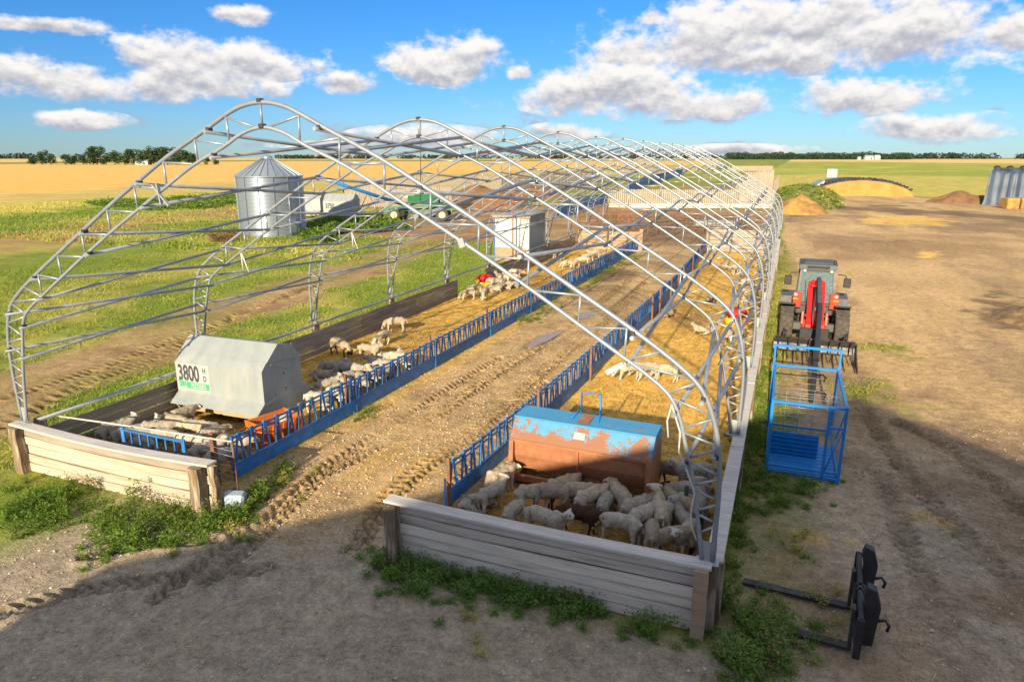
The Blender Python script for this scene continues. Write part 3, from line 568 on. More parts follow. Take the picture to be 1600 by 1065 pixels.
# ================================================================== BLUE FEED FENCES
def feed_panel(label, a, b_, heads, group, solid=False, h=.98):
    a = Vector(a); b_ = Vector(b_); L_ = (b_-a).length; rz = math.atan2(b_.y-a.y, b_.x-a.x)
    t = thing('feed_barrier', label, 'feed barrier', a, rz, group)
    base = .34+rnd.uniform(-.02, .02) if not solid else .62; h += rnd.uniform(-.03, .03)
    MB().box((L_/2, 0, base/2+.03), (L_-.04, .035, base), Euler((R(rnd.uniform(-2, 2)), 0, 0)), .008).build('kick_board', bluep, t)
    MB().bar((0, 0, h), (L_, 0, h), .045, .045, ch=.006).bar((0, .0, h-.11), (L_, 0, h-.11), .03, .03, ch=.004).build('top_rail', bluep, t)
    MB().box((L_/2, -.01, base+.05), (L_-.02, .05, .04), None, .006).build('bottom_rail', bluep, t)
    st_ = L_/heads
    for i in range(heads):
        x = st_*(i+.5)+rnd.uniform(-.025, .025); j1, j2 = rnd.uniform(-.02, .02), rnd.uniform(-.02, .02)
        MB().bar((x-.12+j1, j2, base+.05), (x-.04, 0, h), .03, .045, up=(0, 1, 0)).build('slant_bar', bluep, t)
        MB().bar((x+.12+j2, j1, base+.05), (x+.03, 0, h), .03, .045, up=(0, 1, 0)).build('slant_bar', bluep, t)
        MB().bar((x-.005, -.005, h-.13), (x-.005, -.005, h+.07), .11, .05, up=(0, 1, 0), ch=.01).build('head_plate', bluep, t)
    MB().box((0, 0, h/2+.02), (.06, .06, h+.06), None, .006).build('end_post', bluep, t)
    return t
lx = lambda y: interp([10, 15, 20, 31, 52], [-10.98, -10.9, -10.82, -10.72, -10.68], y)
rx = lambda y: interp([11.3, 15, 20, 25, 30, 34, 43, 54], [-5.95, -5.72, -5.58, -5.45, -5.32, -5.25, -5.38, -5.75], y)
ys = np.linspace(10.7, 52.2, 10)
for i in range(9): feed_panel('blue slant bar feed panel, %s from the front in the left row' % ORD[i], (lx(ys[i]), ys[i], .01), (lx(ys[i+1])+rnd.uniform(-.05, .05), ys[i+1]-.03, .01), 11, 'feed panels along the left pen')
ys = np.linspace(11.35, 53.6, 10)
for i in range(9): feed_panel('blue slant bar feed panel, %s from the front in the right row' % ORD[i], (rx(ys[i]), ys[i], .01), (rx(ys[i+1]), ys[i+1]-.03, .01), 11, 'feed panels along the right pen', i in (4, 5, 6, 8))
PY = sorted(list(np.linspace(11.2, 53, 10))+[31.5, 37.0]); POSTR = list(range(12))
for i, yy in enumerate(PY):
    o = MB().box((0, 0, .6), (.07, .07, 1.22), None, .006).build('steel_post', rustpost, loc=(rx(yy)+.09, yy, 0)); tag(o, 'rusty square post of the right feed fence, %s from the front' % (ORD+['first'])[POSTR[i]], 'post', 'rusty posts of the right feed fence')
for i, yy in enumerate(np.linspace(15.0, 48, 8)):
    o = MB().box((0, 0, .6), (.07, .07, 1.2), None, .006).build('steel_post', rustpost, loc=(lx(yy)-.09, yy, 0)); tag(o, 'rusty square post of the left feed fence, %s from the front' % ORD[i], 'post', 'rusty posts of the left feed fence')
# short blue gate rail behind the left front wall, grey pipe rail and wire end
t = thing('pen_gate', 'short blue barred gate standing behind the left front wall', 'gate', (-13.05, 9.72, 0))
MB().bar((0, 0, 1.28), (1.75, 0, 1.28), .05, .05).build('top_rail', bluep, t)
MB().bar((0, 0, .4), (1.75, 0, .4), .05, .05).build('bottom_rail', bluep, t)
for i in range(8): MB().bar((i*.25, 0, 0.02 if i in (0, 7) else .4), (i*.25, 0, 1.33 if i in (0, 7) else 1.28), .09 if i in (0, 7) else .035, .03, up=(0, 1, 0)).build('bar', bluep, t)
t = thing('pipe_rail', 'thin pale pipe rail with wire netting end at the mouth of the left pen', 'rail', (-15.4, 9.95, 0))
MB().tube([(0, 0, 1.16), (1.6, .02, 1.22), (5.15, .05, 1.33)], .02, 6).build('rail', woodcap, t)
MB().tube([(5.15, .05, 1.33), (5.2, .02, .02)], .02, 6).build('end_upright', rustpost, t)
wm = MB()
for i in range(9): wm.tube([(4.3, .1, .15+i*.12), (5.18, .04, .15+i*.12)], .005, 4)
wm.build('wire_netting', galv, t)
o = MB().box((0, 0, .62), (.11, .11, 1.25), None, .008).build('steel_post', rustpost, loc=(-11.15, 10.35, 0)); tag(o, 'thick rust brown post at the near end of the left feed fence', 'post')
t = thing('pen_gate', 'small blue tube gate leaning at the near end of the right feed fence', 'gate', (-5.95, 11.2, 0), R(-62))
MB().tube([(0, 0, .02), (0, 0, .72), (.75, 0, .66), (.75, 0, .02)], .025, 6).build('tube_frame', bluep, t); MB().tube([(0, 0, .35), (.75, 0, .32)], .018, 6).build('bar', bluep, t)
o = MB().box((0, 0, .2), (.42, .3, .4), None, .05).build('salt_block', pm('blue_grey_block', (.36, .46, .55), (.3, .38, .46), .8, 0, 5, bump=.3), loc=(-10.0, 9.62, 0), rot=(0, .1, .5)); tag(o, 'pale blue grey block at the corner post of the left wall', 'block')

# ================================================================== FEEDERS
def text_mesh(body, size, mat, parent, loc, rot, name='lettering', bold=0.0, ext=.002):
    cu = bpy.data.curves.new(name, 'FONT'); cu.body = body; cu.size = size; cu.extrude = ext; cu.offset = bold; to = bpy.data.objects.new(name, cu); col.objects.link(to)
    me_ = bpy.data.meshes.new_from_object(to.evaluated_get(bpy.context.evaluated_depsgraph_get())); bpy.data.objects.remove(to); me_.name = name
    return obj(name, me_, mat, parent, loc, rot)
def hopper_feeder(label, loc, rz, L_=3.0, letters='3800', skirt=True, sc=1.0, full=True, group=None):
    t = thing('hopper_feeder', label, 'hopper feeder', loc, rz, group); t.scale = (sc,)*3
    lid = [(0, -.8, 1.56), (0, -.58, 1.78), (0, -.12, 2.15), (0, .38, 2.0), (0, .8, 1.6)]
    MB().extr([(0, -.8, .68), (0, -.8, 1.56), (0, -.58, 1.775), (0, .58, 1.775), (0, .8, 1.56), (0, .8, .72), (0, .5, .3), (0, -.5, .3)], (L_, 0, 0)).build('bin_body', galvflat, t)
    ld = MB().extr([(-.03, -.605, 1.765), (-.03, -.12, 2.165), (-.03, .4, 2.02), (-.03, .82, 1.6), (-.03, .6, 1.6), (-.03, -.58, 1.74)], (L_+.06, 0, 0)).build('lid', galvflat, t)
    MB().extr([(-.01, -.803, .69), (-.01, -1.11, .46), (-.01, -1.11, .445), (-.01, -.8, .66)], (L_+.02, 0, 0)).build('front_skirt', galvflat, t)
    MB().extr([(-.01, .803, .75), (-.01, 1.1, .62), (-.01, 1.08, .28), (-.01, 1.06, .28), (-.01, 1.08, .6), (-.01, .8, .72)], (L_+.02, 0, 0)).build('rear_trough', galvflat, t)
    MB().box((L_/2, -.72, .3), (L_-.1, .05, .3), None, .005).build('trough_board', woodwall, t)
    for x in (.1, L_-.1): MB().bar((x, -1.0, .46), (x, -.75, .02), .06, .06).bar((x, -.9, .04), (x, .9, .04), .08, .08).bar((x, .9, .04), (x, .85, .3), .06, .06).build('leg_frame', galvflat, t)
    MB().extr([(L_+.002, -.82, .66), (L_+.002, -1.1, .45), (L_+.002, -.95, .15), (L_+.002, .95, .15), (L_+.002, 1.1, .6), (L_+.002, .82, .74)], (.012, 0, 0)).build('end_plate', galvflat, t)
    for (y_, z_, r_) in [(-.12, 1.72, .045), (.05, 1.3, .03), (.1, .85, .03), (-.35, .8, .02)]:
        MB().lathe([(0, L_+.012), (r_, L_+.012), (r_, L_+.004)], (0, y_, z_), 12, 'x').build('port_hole', dark_ink, t)
    MB().box((L_+.008, -.02, 1.47), (.016, .9, .02), Euler((R(-24), 0, 0))).build('end_seam', galvflat, t)
    if full:
        rot = (R(90), 0, 0)
        MB().box((.6, -.802, 1.15), (1.14, .004, .78)).build('sticker', sticker_m, t)
        text_mesh(letters, .62, dark_ink, t, (.08, -.8055, 1.06), rot, bold=.016).scale = (.6, 1, 1)
        text_mesh('H\nD', .24, dark_ink, t, (.95, -.8055, 1.31), rot, bold=.004).scale = (.65, .95, 1)
        MB().box((.74, -.8055, .92), (.78, .003, .18)).build('green_band', green_ink, t)
        text_mesh('FEEDERS', .19, white_ink, t, (.5, -.8085, .855), rot, bold=.003).scale = (.74, 1, 1)
        text_mesh('3in1', .27, green_ink, t, (.08, -.8075, .86), (R(90), R(-9), 0), bold=.012).scale = (.8, 1, 1)
    else:
        text_mesh(letters, .5, dark_ink, t, (.2, -.8055, 1.05), (R(90), 0, 0), bold=.016).scale = (.75, 1, 1)
    return t
hopper_feeder('galvanised hopper feeder printed 3800 HD standing in the left pen', (-15.42, 14.12, 0), R(1.6), 2.95, '3800')
tag_l = ['pale hopper feeder beside the grain bin, left one of two', 'pale hopper feeder right of its twin, before the board windbreak']
p = G(466, 339); hopper_feeder(tag_l[0], (p.x, p.y, 0), R(12), 2.5, '3750', sc=1.4, full=False, group='spare hopper feeders')
p = G(513, 344); hopper_feeder(tag_l[1], (p.x, p.y, 0), R(12), 2.5, '3750', sc=1.4, full=False, group='spare hopper feeders')
# rust and blue feeder
t = thing('hopper_feeder', 'rusty hopper feeder with flaking blue lid, sheep crowding its front', 'hopper feeder', (-5.2, 12.95, 0), R(-1.2)); L_ = 3.06
MB().extr([(0, .16, .32), (0, .02, .66), (0, .0, 1.04), (0, .85, 1.04), (0, .85, .3)], (L_, 0, 0)).build('bin_body', rust, t)
lidb = MB().extr([(-.03, -.03, 1.05), (-.03, .28, 1.46), (-.03, .32, 1.43), (-.03, .03, 1.05)], (L_+.06, 0, 0)).build('front_lid', feederblue, t)
MB().extr([(-.03, .26, 1.475), (-.03, .92, 1.5), (-.03, .92, 1.465), (-.03, .26, 1.44)], (L_+.06, 0, 0)).build('top_lid', feedertop, t)
MB().bar((-.04, .275, 1.47), (L_+.04, .275, 1.47), .05, .04).build('lid_fold', feedertop, t)
for x in (0.0, L_): 
    e = MB().extr([(x, -.03, 1.045), (x, .28, 1.455), (x, .9, 1.46), (x, 1.08, 1.3), (x, 1.08, .12), (x, .05, .12), (x, 0, .6)], (.02 if x else -.02, 0, 0)); e.build('end_panel', feederblue if x else rust, t)
    e = MB().extr([(x+(.022 if x else -.022), -.01, .98), (x+(.022 if x else -.022), 1.06, .78), (x+(.022 if x else -.022), 1.06, .13), (x+(.022 if x else -.022), .06, .13)], (.004 if x else -.004, 0, 0)); e.build('rust_lower_panel', rust, t)
MB().extr([(0, .9, .3), (0, .9, 1.45), (0, 1.06, 1.3), (0, 1.06, .3)], (L_, 0, 0)).build('rear_panel', rust, t)
MB().bar((-.03, -.025, 1.03), (L_+.03, -.025, 1.03), .05, .06).build('front_rail', rust, t)
MB().bar((-.02, -.12, .2), (L_+.02, -.12, .2), .06, .16).bar((0, 0, .13), (L_, 0, .13), .3, .02).build('trough', rust, t)
MB().bar((L_*.5, -.01, .4), (L_*.5, -.02, 1.02), .03, .05, up=(0, 1, 0)).build('centre_rib', rust, t)
for x in (0.02, L_-.02): MB().bar((x, -.1, .02), (x, -.02, 1.02), .1, .12, up=(0, 1, 0)).build('corner_post', rust, t)
for x in (.1, L_-.1): MB().bar((x, -.1, .04), (x, 1.05, .04), .1, .08).build('skid', rust, t)
hoop = MB().tube([(1.28, .95, 1.1), (1.28, .97, 1.98), (1.72, .97, 1.98), (1.72, .95, 1.1)], .025, 6).tube([(1.28, .97, 1.62), (1.2, .5, 1.5)], .014, 5).tube([(1.72, .97, 1.62), (1.8, .5, 1.5)], .014, 5); hoop.build('lifting_hoop', bluecage, t)
MB().box((1.5, .6, 1.505), (.26, .5, .004)).build('bare_patch', rust, t)
st = MB().box((1.5, .14, 1.28), (.24, .15, .004), Euler((R(53), 0, 0))).build('sticker', white_ink, t)
MB().box((1.5, .137, 1.283), (.16, .02, .004), Euler((R(53), 0, 0))).build('sticker_print', pm('faded_print', (.45, .45, .5), None, .7), t)
# orange tub behind the left fence and the red and yellow mineral feeders
def tub(label, loc, rz):
    t = thing('feed_tub', label, 'feed tub', loc, rz)
    MB().extr([(0, -.3, 0), (0, -.42, .62), (0, -.36, .62), (0, -.25, .08), (0, .25, .08), (0, .36, .62), (0, .42, .62), (0, .3, 0)], (1.1, 0, 0)).build('tub_wall', orangep, t)
    for x in (-.02, 1.1): MB().extr([(x, -.3, 0), (x, -.42, .64), (x, .42, .64), (x, .3, 0)], (.03, 0, 0)).build('tub_end', orangep, t)
    for x in (.25, .55, .85): MB().bar((x, -.32, .05), (x, -.435, .6), .07, .04, up=(0, 1, 0)).build('rib', orangep, t)
tub('orange plastic feed tub between the grey feeder and the blue fence', (-11.75, 12.25, .02), R(75))
def mineral(label, loc):
    t = thing('mineral_feeder', label, 'mineral feeder', loc)
    MB().lathe([(0, 0), (.48, 0), (.55, .28), (.52, .3), (.42, .12), (0, .1)], n=20).build('tyre_base', yellowp, t)
    MB().lathe([(.3, .12), (.34, .4), (.5, .44), (.47, .55), (.3, .66), (0, .72)], n=20).build('hood', redplastic, t)
mineral('red hooded mineral feeder with yellow base among sheep in the left pen', tuple(G(758, 447)))
p = G(1152, 505); mineral('red hooded mineral feeder with yellow base by the right wall', (p.x-.1, p.y, 0))
# ================================================================== SHEEP
def sheep_mesh(kind, seed):
    """one continuous skin grown over a jointed skeleton; head to +x"""
    hz = {'stand': .56, 'graze': .56, 'look': .56, 'lie': .27, 'eat': .56}[kind]
    J = {'pel': (-.33, 0, hz+.0, .165, .175), 'loin': (-.12, 0, hz-.005, .17, .185), 'rib': (.1, 0, hz-.02, .175, .19), 'chest': (.3, 0, hz-.01, .14, .165)}
    B = [('pel', 'loin'), ('loin', 'rib'), ('rib', 'chest')]
    if kind == 'graze': hd = [(.44, 0, .47, .115, .12), (.54, .0, .32, .088, .09), (.6, 0, .23, .074, .076), (.645, 0, .12, .052, .05)]
    elif kind == 'eat': hd = [(.43, 0, .57, .115, .12), (.53, .0, .56, .088, .09), (.62, 0, .54, .074, .076), (.715, 0, .46, .052, .05)]
    elif kind == 'look': hd = [(.41, .02, .66, .115, .115), (.45, .06, .77, .09, .09), (.48, .11, .83, .076, .078), (.51, .21, .785, .052, .05)]
    elif kind == 'lie': hd = [(.41, 0, .36, .115, .115), (.48, .03, .45, .09, .09), (.54, .05, .5, .076, .076), (.64, .08, .45, .052, .05)]
    else: hd = [(.42, 0, .63, .115, .12), (.49, .0, .71, .09, .09), (.55, 0, .755, .076, .076), (.655, 0, .70, .052, .05)]
    pn = 'chest'
    for i, h in enumerate(hd): J['h%d' % i] = h; B.append((pn, 'h%d' % i)); pn = 'h%d' % i
    hx, hy, hzz = hd[2][:3]
    for s_ in (-1, 1):
        J['e%d' % s_] = (hx-.04, hy+s_*.08, hzz+.045, .026, .036); J['f%d' % s_] = (hx-.06, hy+s_*.175, hzz+.025, .016, .03); B += [('h2', 'e%d' % s_), ('e%d' % s_, 'f%d' % s_)]
        rr = random.Random(seed+s_); a, c = rr.uniform(-.06, .06), rr.uniform(-.06, .06)
        if kind == 'lie':
            J['k%d' % s_] = (-.2, s_*.19, .14, .07, .07); J['l%d' % s_] = (-.03, s_*.22, .05, .035, .035); J['m%d' % s_] = (.12, s_*.2, .035, .026, .026); B += [('pel', 'k%d' % s_), ('k%d' % s_, 'l%d' % s_), ('l%d' % s_, 'm%d' % s_)]
            J['p%d' % s_] = (.38, s_*.12, .16, .05, .05); J['q%d' % s_] = (.45, s_*.13, .05, .032, .032); J['r%d' % s_] = (.3, s_*.12, .032, .025, .025); B += [('chest', 'p%d' % s_), ('p%d' % s_, 'q%d' % s_), ('q%d' % s_, 'r%d' % s_)]
        else:
            J['k%d' % s_] = (-.33, s_*.105, .4, .085, .08); J['l%d' % s_] = (-.4+a*.4, s_*.105, .25, .038, .038); J['m%d' % s_] = (-.35+a, s_*.1, .1, .025, .025); J['n%d' % s_] = (-.34+a*1.2, s_*.1, .02, .03, .027)
            B += [('pel', 'k%d' % s_), ('k%d' % s_, 'l%d' % s_), ('l%d' % s_, 'm%d' % s_), ('m%d' % s_, 'n%d' % s_)]
            J['p%d' % s_] = (.29, s_*.09, .38, .062, .06); J['q%d' % s_] = (.29+c*.5, s_*.09, .22, .034, .034); J['r%d' % s_] = (.28+c, s_*.09, .08, .024, .024); J['t%d' % s_] = (.295+c*1.2, s_*.09, .02, .03, .027)
            B += [('chest', 'p%d' % s_), ('p%d' % s_, 'q%d' % s_), ('q%d' % s_, 'r%d' % s_), ('r%d' % s_, 't%d' % s_)]
    J['t'] = (-.5, 0, hz+.04, .03, .035); J['u'] = (-.545, 0, hz-.13, .018, .022); B += [('pel', 't'), ('t', 'u')]
    names = list(J); me = bpy.data.meshes.new('sheep'); me.from_pydata([J[n][:3] for n in names], [(names.index(a), names.index(b)) for a, b in B], [])
    o = bpy.data.objects.new('tmp', me); col.objects.link(o); sk = o.modifiers.new('s', 'SKIN'); sk.use_smooth_shade = True
    lay = me.skin_vertices[0].data
    for i, n in enumerate(names): lay[i].radius = J[n][3:5]; lay[i].use_root = (n == 'loin')
    ssub = o.modifiers.new('d', 'SUBSURF'); ssub.levels = 2; ssub.render_levels = 2
    m2 = bpy.data.meshes.new_from_object(o.evaluated_get(bpy.context.evaluated_depsgraph_get())); bpy.data.objects.remove(o); m2.name = 'sheep_'+kind
    # colour zones and fleece relief
    segs = [(np.array(J[a][:3]), np.array(J[b][:3]), b) for a, b in B]
    n = len(m2.vertices); P = np.empty(n*3); m2.vertices.foreach_get('co', P); P = P.reshape(-1, 3); N = np.empty(n*3); m2.vertices.foreach_get('normal', N) if hasattr(m2.vertices, 'foreach_get') else None; N = N.reshape(-1, 3)
    best = np.full(n, 1e9); lab = np.zeros(n, int)
    for i, (a, b_, nm) in enumerate(segs):
        d = b_-a; t = np.clip(((P-a)@d)/(d@d), 0, 1); ds = np.linalg.norm(P-(a+t[:, None]*d), axis=1)/(.6*J[nm][3]+.05); m_ = ds < best; best[m_] = ds[m_]; lab[m_] = i
    face = np.array([s[2] in ('h2', 'h3', 'e1', 'e-1', 'f1', 'f-1', 'l1', 'l-1', 'm1', 'm-1', 'n1', 'n-1', 'q1', 'q-1', 'r1', 'r-1', 't1', 't-1') for s in segs])[lab].astype(float)
    hoof = ((P[:, 2] < .05) & (face > 0)).astype(float)
    for i in range(n):
        if not face[i]: v = Vector(P[i]); P[i] += N[i]*(.03*mnoise.noise(v*8+Vector((seed, 0, 0)))+.022*mnoise.noise(v*22)+.012*mnoise.noise(v*45))
    nose = np.array(hd[3][:3]); eye = [np.array(hd[2][:3])+np.array((.04, s_*.06, .015)) for s_ in (-1, 1)]
    dark = np.maximum(hoof, (np.linalg.norm(P-nose, axis=1) < .034).astype(float)*.6)
    for e in eye: dark = np.maximum(dark, (np.linalg.norm(P-e, axis=1) < .022).astype(float))
    m2.vertices.foreach_set('co', P.ravel()); m2.update()
    ca = m2.color_attributes.new('zone', 'FLOAT_COLOR', 'POINT'); ca.data.foreach_set('color', np.stack([face, dark, np.zeros(n), np.ones(n)], 1).ravel().astype(np.float32))
    return m2
def sheep_mat(name, wool, face, mottled=0.0):
    m = bpy.data.materials.new(name); m.use_nodes = True; k = NT(m.node_tree); b = k.n('ShaderNodeBsdfPrincipled'); out = k.n('ShaderNodeOutputMaterial'); k.t.links.new(b.outputs[0], out.inputs[0])
    z = k.n('ShaderNodeVertexColor', layer_name='zone'); sp = k.n('ShaderNodeSeparateColor'); k.t.links.new(z.outputs[0], sp.inputs[0]); t = k.n('ShaderNodeTexCoord'); oi = k.n('ShaderNodeObjectInfo')
    n = k.noise(t.outputs['Object'], 9, 5, .65); n2_ = k.noise(t.outputs['Object'], 38, 4, .7)
    wc = k.mix(k.ramp(n, .35, .7), wool, [wool[0]*.62, wool[1]*.56, wool[2]*.48]); wc = k.mix(k.ramp(n2_, .35, .7, 0, .35), wc, [x*.55 for x in wool]); fc = k.mix(k.ramp(k.noise(t.outputs['Object'], 16, 2), .52, .56), face, (.05, .035, .03)) if mottled else k.mix(.0, face, face)
    c = k.mix(sp.outputs[0], wc, fc); c = k.mix(sp.outputs[1], c, (.03, .025, .022))
    hsn = k.n('ShaderNodeHueSaturation'); k.t.links.new(c, hsn.inputs['Color']); k.val(hsn, 'Value', k.math('MULTIPLY_ADD', oi.outputs['Random'], .34, .78)); k.t.links.new(hsn.outputs[0], b.inputs['Base Color'])
    b.inputs['Roughness'].default_value = .95; b.inputs['Specular IOR Level'].default_value = .1
    bn = k.n('ShaderNodeBump'); bn.inputs['Strength'].default_value = .7; bn.inputs['Distance'].default_value = .02; k.val(bn, 'Height', k.math('ADD', n, n2_)); k.t.links.new(bn.outputs[0], b.inputs['Normal']); return m
SM = {'c': sheep_mat('cream_fleece', (.50, .43, .325), (.52, .46, .385)), 'g': sheep_mat('grey_fleece', (.47, .43, .365), (.50, .46, .40)), 'k': sheep_mat('dark_faced_fleece', (.41, .345, .255), (.035, .027, .023)),
      'b': sheep_mat('brown_fleece', (.085, .048, .03), (.05, .03, .022)), 's': sheep_mat('speckled_fleece', (.43, .375, .30), (.45, .40, .345), 1.0)}
POSE = {k_: [sheep_mesh(k_, i*17+5) for i in range(2)] for k_ in ('stand', 'graze', 'look', 'lie', 'eat')}
NSH = [0]
def sheep(px, py, head, pose, mat, label, group, sc=1.0, zc=.42):
    if pose == 'lie': zc = .25
    p = G(px, py, zc); i = NSH[0]; NSH[0] += 1
    me = POSE[pose][i % 2]; ca_, sa_ = math.cos(R(head)), math.sin(R(head)); hx_, hy_ = p.x+.72*ca_, p.y+.72*sa_; bx_, by_ = p.x-.52*ca_, p.y-.52*sa_
    lo_, hi_ = ((-15.42, lx(p.y)-.06) if p.x < -8 else (rx(p.y)+.14, -.82)); wb_ = .2*abs(sa_)
    dx_ = max(0, lo_+wb_-min(hx_, bx_))-max(0, max(hx_, bx_)-hi_+wb_); dy_ = max(0, 9.62-min(hy_, by_)); p.x += dx_; p.y += dy_
    if -5.4 < p.x < -2.0 and 11.4 < p.y < 13.4: p.y -= max(0, max(p.y+.72*sa_, p.y-.52*sa_)-12.98)
    if not me.materials: me.materials.append(SM['c'])
    o = bpy.data.objects.new('sheep', me); col.objects.link(o); o.location = (p.x, p.y, gz(p.x, p.y)-.012); o.rotation_euler = (0, 0, R(head)); s_ = sc*.86*(.93+.16*rnd.random()); o.scale = (s_, s_*(.95+.12*rnd.random()), s_)
    o.material_slots[0].link = 'OBJECT'; o.material_slots[0].material = SM[mat]; return tag(o, label, 'sheep', group)
def flock(items, where, group):
    order = sorted(range(len(items)), key=lambda i: items[i][0]); num = ['leftmost', 'second from left', 'third from left', 'fourth from left', 'fifth from left', 'sixth from left', 'seventh from left', 'eighth from left', 'ninth from left', 'tenth from left']; n = len(items)
    for r_, i in enumerate(order):
        q_ = n-1-r_; nm = num[r_] if r_ < len(num) and r_ <= q_ else (num[q_].replace('left', 'right') if q_ < len(num) else 'middle')
        a = items[i]; c_ = {'c': 'cream', 'g': 'greyish', 'k': 'dark faced', 's': 'blotched', 'b': 'brown'}[a[4]]; v_ = {'stand': 'standing', 'graze': 'head down', 'look': 'head raised', 'lie': 'lying', 'eat': 'feeding'}[a[3]]
        sheep(*a, '%s sheep %s, %s %s' % (c_, v_, nm, where), group)
g1 = 'sheep crowded at the rusty feeder'
for a in [(768, 768, 72, 'stand', 'g', 'grey sheep hugging the blue fence left of the rusty feeder'), (786, 742, 75, 'eat', 'c', 'sunlit sheep squeezed between blue fence and rusty feeder'), (795, 728, 80, 'eat', 'c', 'sheep nearest the left end post of the rusty feeder'),
          (803, 795, 88, 'graze', 'g', 'sheep seen from behind just over the front wall, left of the tall one'), (836, 770, 40, 'eat', 'c', 'tall cream sheep, half sunlit, feeding at the left of the rusty feeder'), (862, 770, 28, 'graze', 's', 'sheep with dark blotched head beside the tall cream one'),
          (880, 757, 60, 'eat', 'k', 'dark headed sheep half hidden against the rusty feeder'), (908, 768, 25, 'eat', 'c', 'plump cream sheep in the middle of the rusty feeder front'), (905, 803, 5, 'eat', 'b', 'dark brown sheep among the pale flock'),
          (852, 812, -8, 'stand', 'g', 'grey lamb looking right just behind the front wall'), (924, 777, 62, 'eat', 'c', 'cream sheep right of the plump one at the rusty feeder'), (948, 782, 88, 'graze', 'g', 'grey sheep with its rump to the camera below the feeder middle'),
          (968, 775, 125, 'eat', 'c', 'large sheep with its rump to the right at the rusty feeder'), (968, 818, 165, 'graze', 'g', 'sheep side on with head low, just right of the brown one'), (998, 790, 55, 'eat', 'g', 'sheep behind the one with raised head'),
          (1008, 806, 60, 'eat', 'g', 'sheep slipping in below the one with raised head'), (1019, 829, 100, 'graze', 'c', 'sheep rump up against the front wall right of centre'), (1032, 800, 105, 'look', 'c', 'white sheep with raised head near the feeder corner'),
          (1052, 793, 70, 'eat', 'g', 'grey sheep behind the black faced one'), (1066, 790, 150, 'stand', 'k', 'black faced sheep right of the rusty feeder'), (1070, 812, 120, 'look', 'g', 'sheep with ears out beside the truss leg'),
          (1078, 832, 250, 'stand', 'g', 'sheep turned to the camera in the right front corner'), (1054, 838, 200, 'graze', 'k', 'black headed sheep low behind the front wall'), (1108, 742, 200, 'stand', 'g', 'sheep standing behind the truss leg by the right wall'),
          (1088, 768, 190, 'graze', 'g', 'sheep behind the truss leg with lowered head'), (1100, 785, 100, 'stand', 'g', 'sheep pressed to the right wall behind the corner leg'), (1050, 733, 160, 'eat', 'k', 'sheep peeping round the right end of the rusty feeder'), (712+28, 778, 60, 'lie', 'g', 'sheep lying in the left front corner of the right pen')]:
    sheep(*a[:5], a[5], g1)
g2 = 'sheep in the front of the left pen'
for a in [(182, 672, 75, 'stand', 'g', 'leftmost sheep behind the left front wall'), (224, 670, 60, 'look', 'g', 'second sheep from the left with sunlit head'), (272, 660, 5, 'eat', 'c', 'broad sunlit sheep under the grey feeder lip'), (305, 668, 20, 'eat', 'c', 'woolly sunlit sheep right of the broad one'),
          (222, 692, 175, 'graze', 'g', 'low sheep close behind the left front wall'), (262, 682, 15, 'graze', 'g', 'sheep in the shade below the broad sunlit one'), (330, 676, 70, 'eat', 'c', 'curly sheep before the blue gate rail'), (300, 692, 10, 'eat', 'g', 'sheep behind the blue gate'),
          (245, 668, 40, 'eat', 'g', 'sheep wedged between the second and the broad sunlit one'), (205, 682, 30, 'eat', 'g', 'sheep low between the two leftmost ones'), (325, 700, 60, 'stand', 'g', 'sheep right behind the blue gate end'), (346, 715, 80, 'graze', 'g', 'sheep with rump by the rust brown post'), (365, 690, 30, 'eat', 'g', 'sheep putting its head to the first blue panel'), (285, 648, 90, 'eat', 'c', 'sheep feeding under the grey feeder skirt')]:
    sheep(*a[:5], a[5], g2)
g3 = 'sheep packed together behind the grey feeder'
flock([(505, 583, 20, 'lie', 'g'), (520, 572, 30, 'stand', 'g'), (530, 590, -30, 'lie', 'g'), (545, 577, 10, 'eat', 'g'), (562, 582, 200, 'lie', 'c'), (580, 572, 15, 'lie', 'g'), (592, 562, 190, 'lie', 'g'), (607, 553, 30, 'lie', 'g'), (622, 560, 10, 'eat', 'c'),
                              (538, 604, 40, 'stand', 'g'), (485, 608, 170, 'lie', 'g'), (500, 622, 20, 'stand', 'g'), (572, 596, -40, 'eat', 'c'), (597, 588, -60, 'eat', 'c'), (640, 565, -70, 'eat', 'c'), (520, 628, -60, 'eat', 'g'), (560, 618, -65, 'eat', 'c'), (620, 580, -65, 'eat', 'k'), (460, 660, -50, 'graze', 'g'), (512, 598, 60, 'stand', 'g'), (553, 600, 190, 'stand', 'g'), (585, 585, 150, 'stand', 'c'), (606, 572, 20, 'stand', 'g'), (528, 615, -20, 'look', 'g'), (547, 588, 80, 'graze', 'g')], 'in the flock between grey feeder and blue fence', g3)
g4 = 'sheep spread over the straw of the left pen'
for a in [(531, 538, -12, 'graze', 'k', 'sheep with black legs and face grazing by the grey plank wall'), (577, 545, 8, 'stand', 'c', 'cream sheep side on, its legs in the feeder shadow'), (596, 524, 262, 'graze', 'c', 'sheep facing the camera on sunlit straw'), (618, 504, 195, 'graze', 'c', 'cream sheep side on grazing alone by the wall')]:
    sheep(*a[:5], a[5], g4)
g5 = 'sheep around the red and yellow mineral feeder in the left pen'
flock([(724, 456, 215, 'graze', 'c'), (741, 451, 235, 'graze', 'c'), (757, 456, 285, 'graze', 'c'), (771, 449, 20, 'lie', 'c'), (735, 440, 10, 'lie', 'g'), (747, 436, 30, 'eat', 'c'), (772, 439, 200, 'eat', 'c'), (788, 446, 10, 'lie', 'c'), (785, 434, 180, 'look', 'c'), (799, 443, 10, 'lie', 'c'), (799, 432, 190, 'stand', 'c'), (806, 424, 10, 'eat', 'c')], 'of the group at the red and yellow feeder', g5)
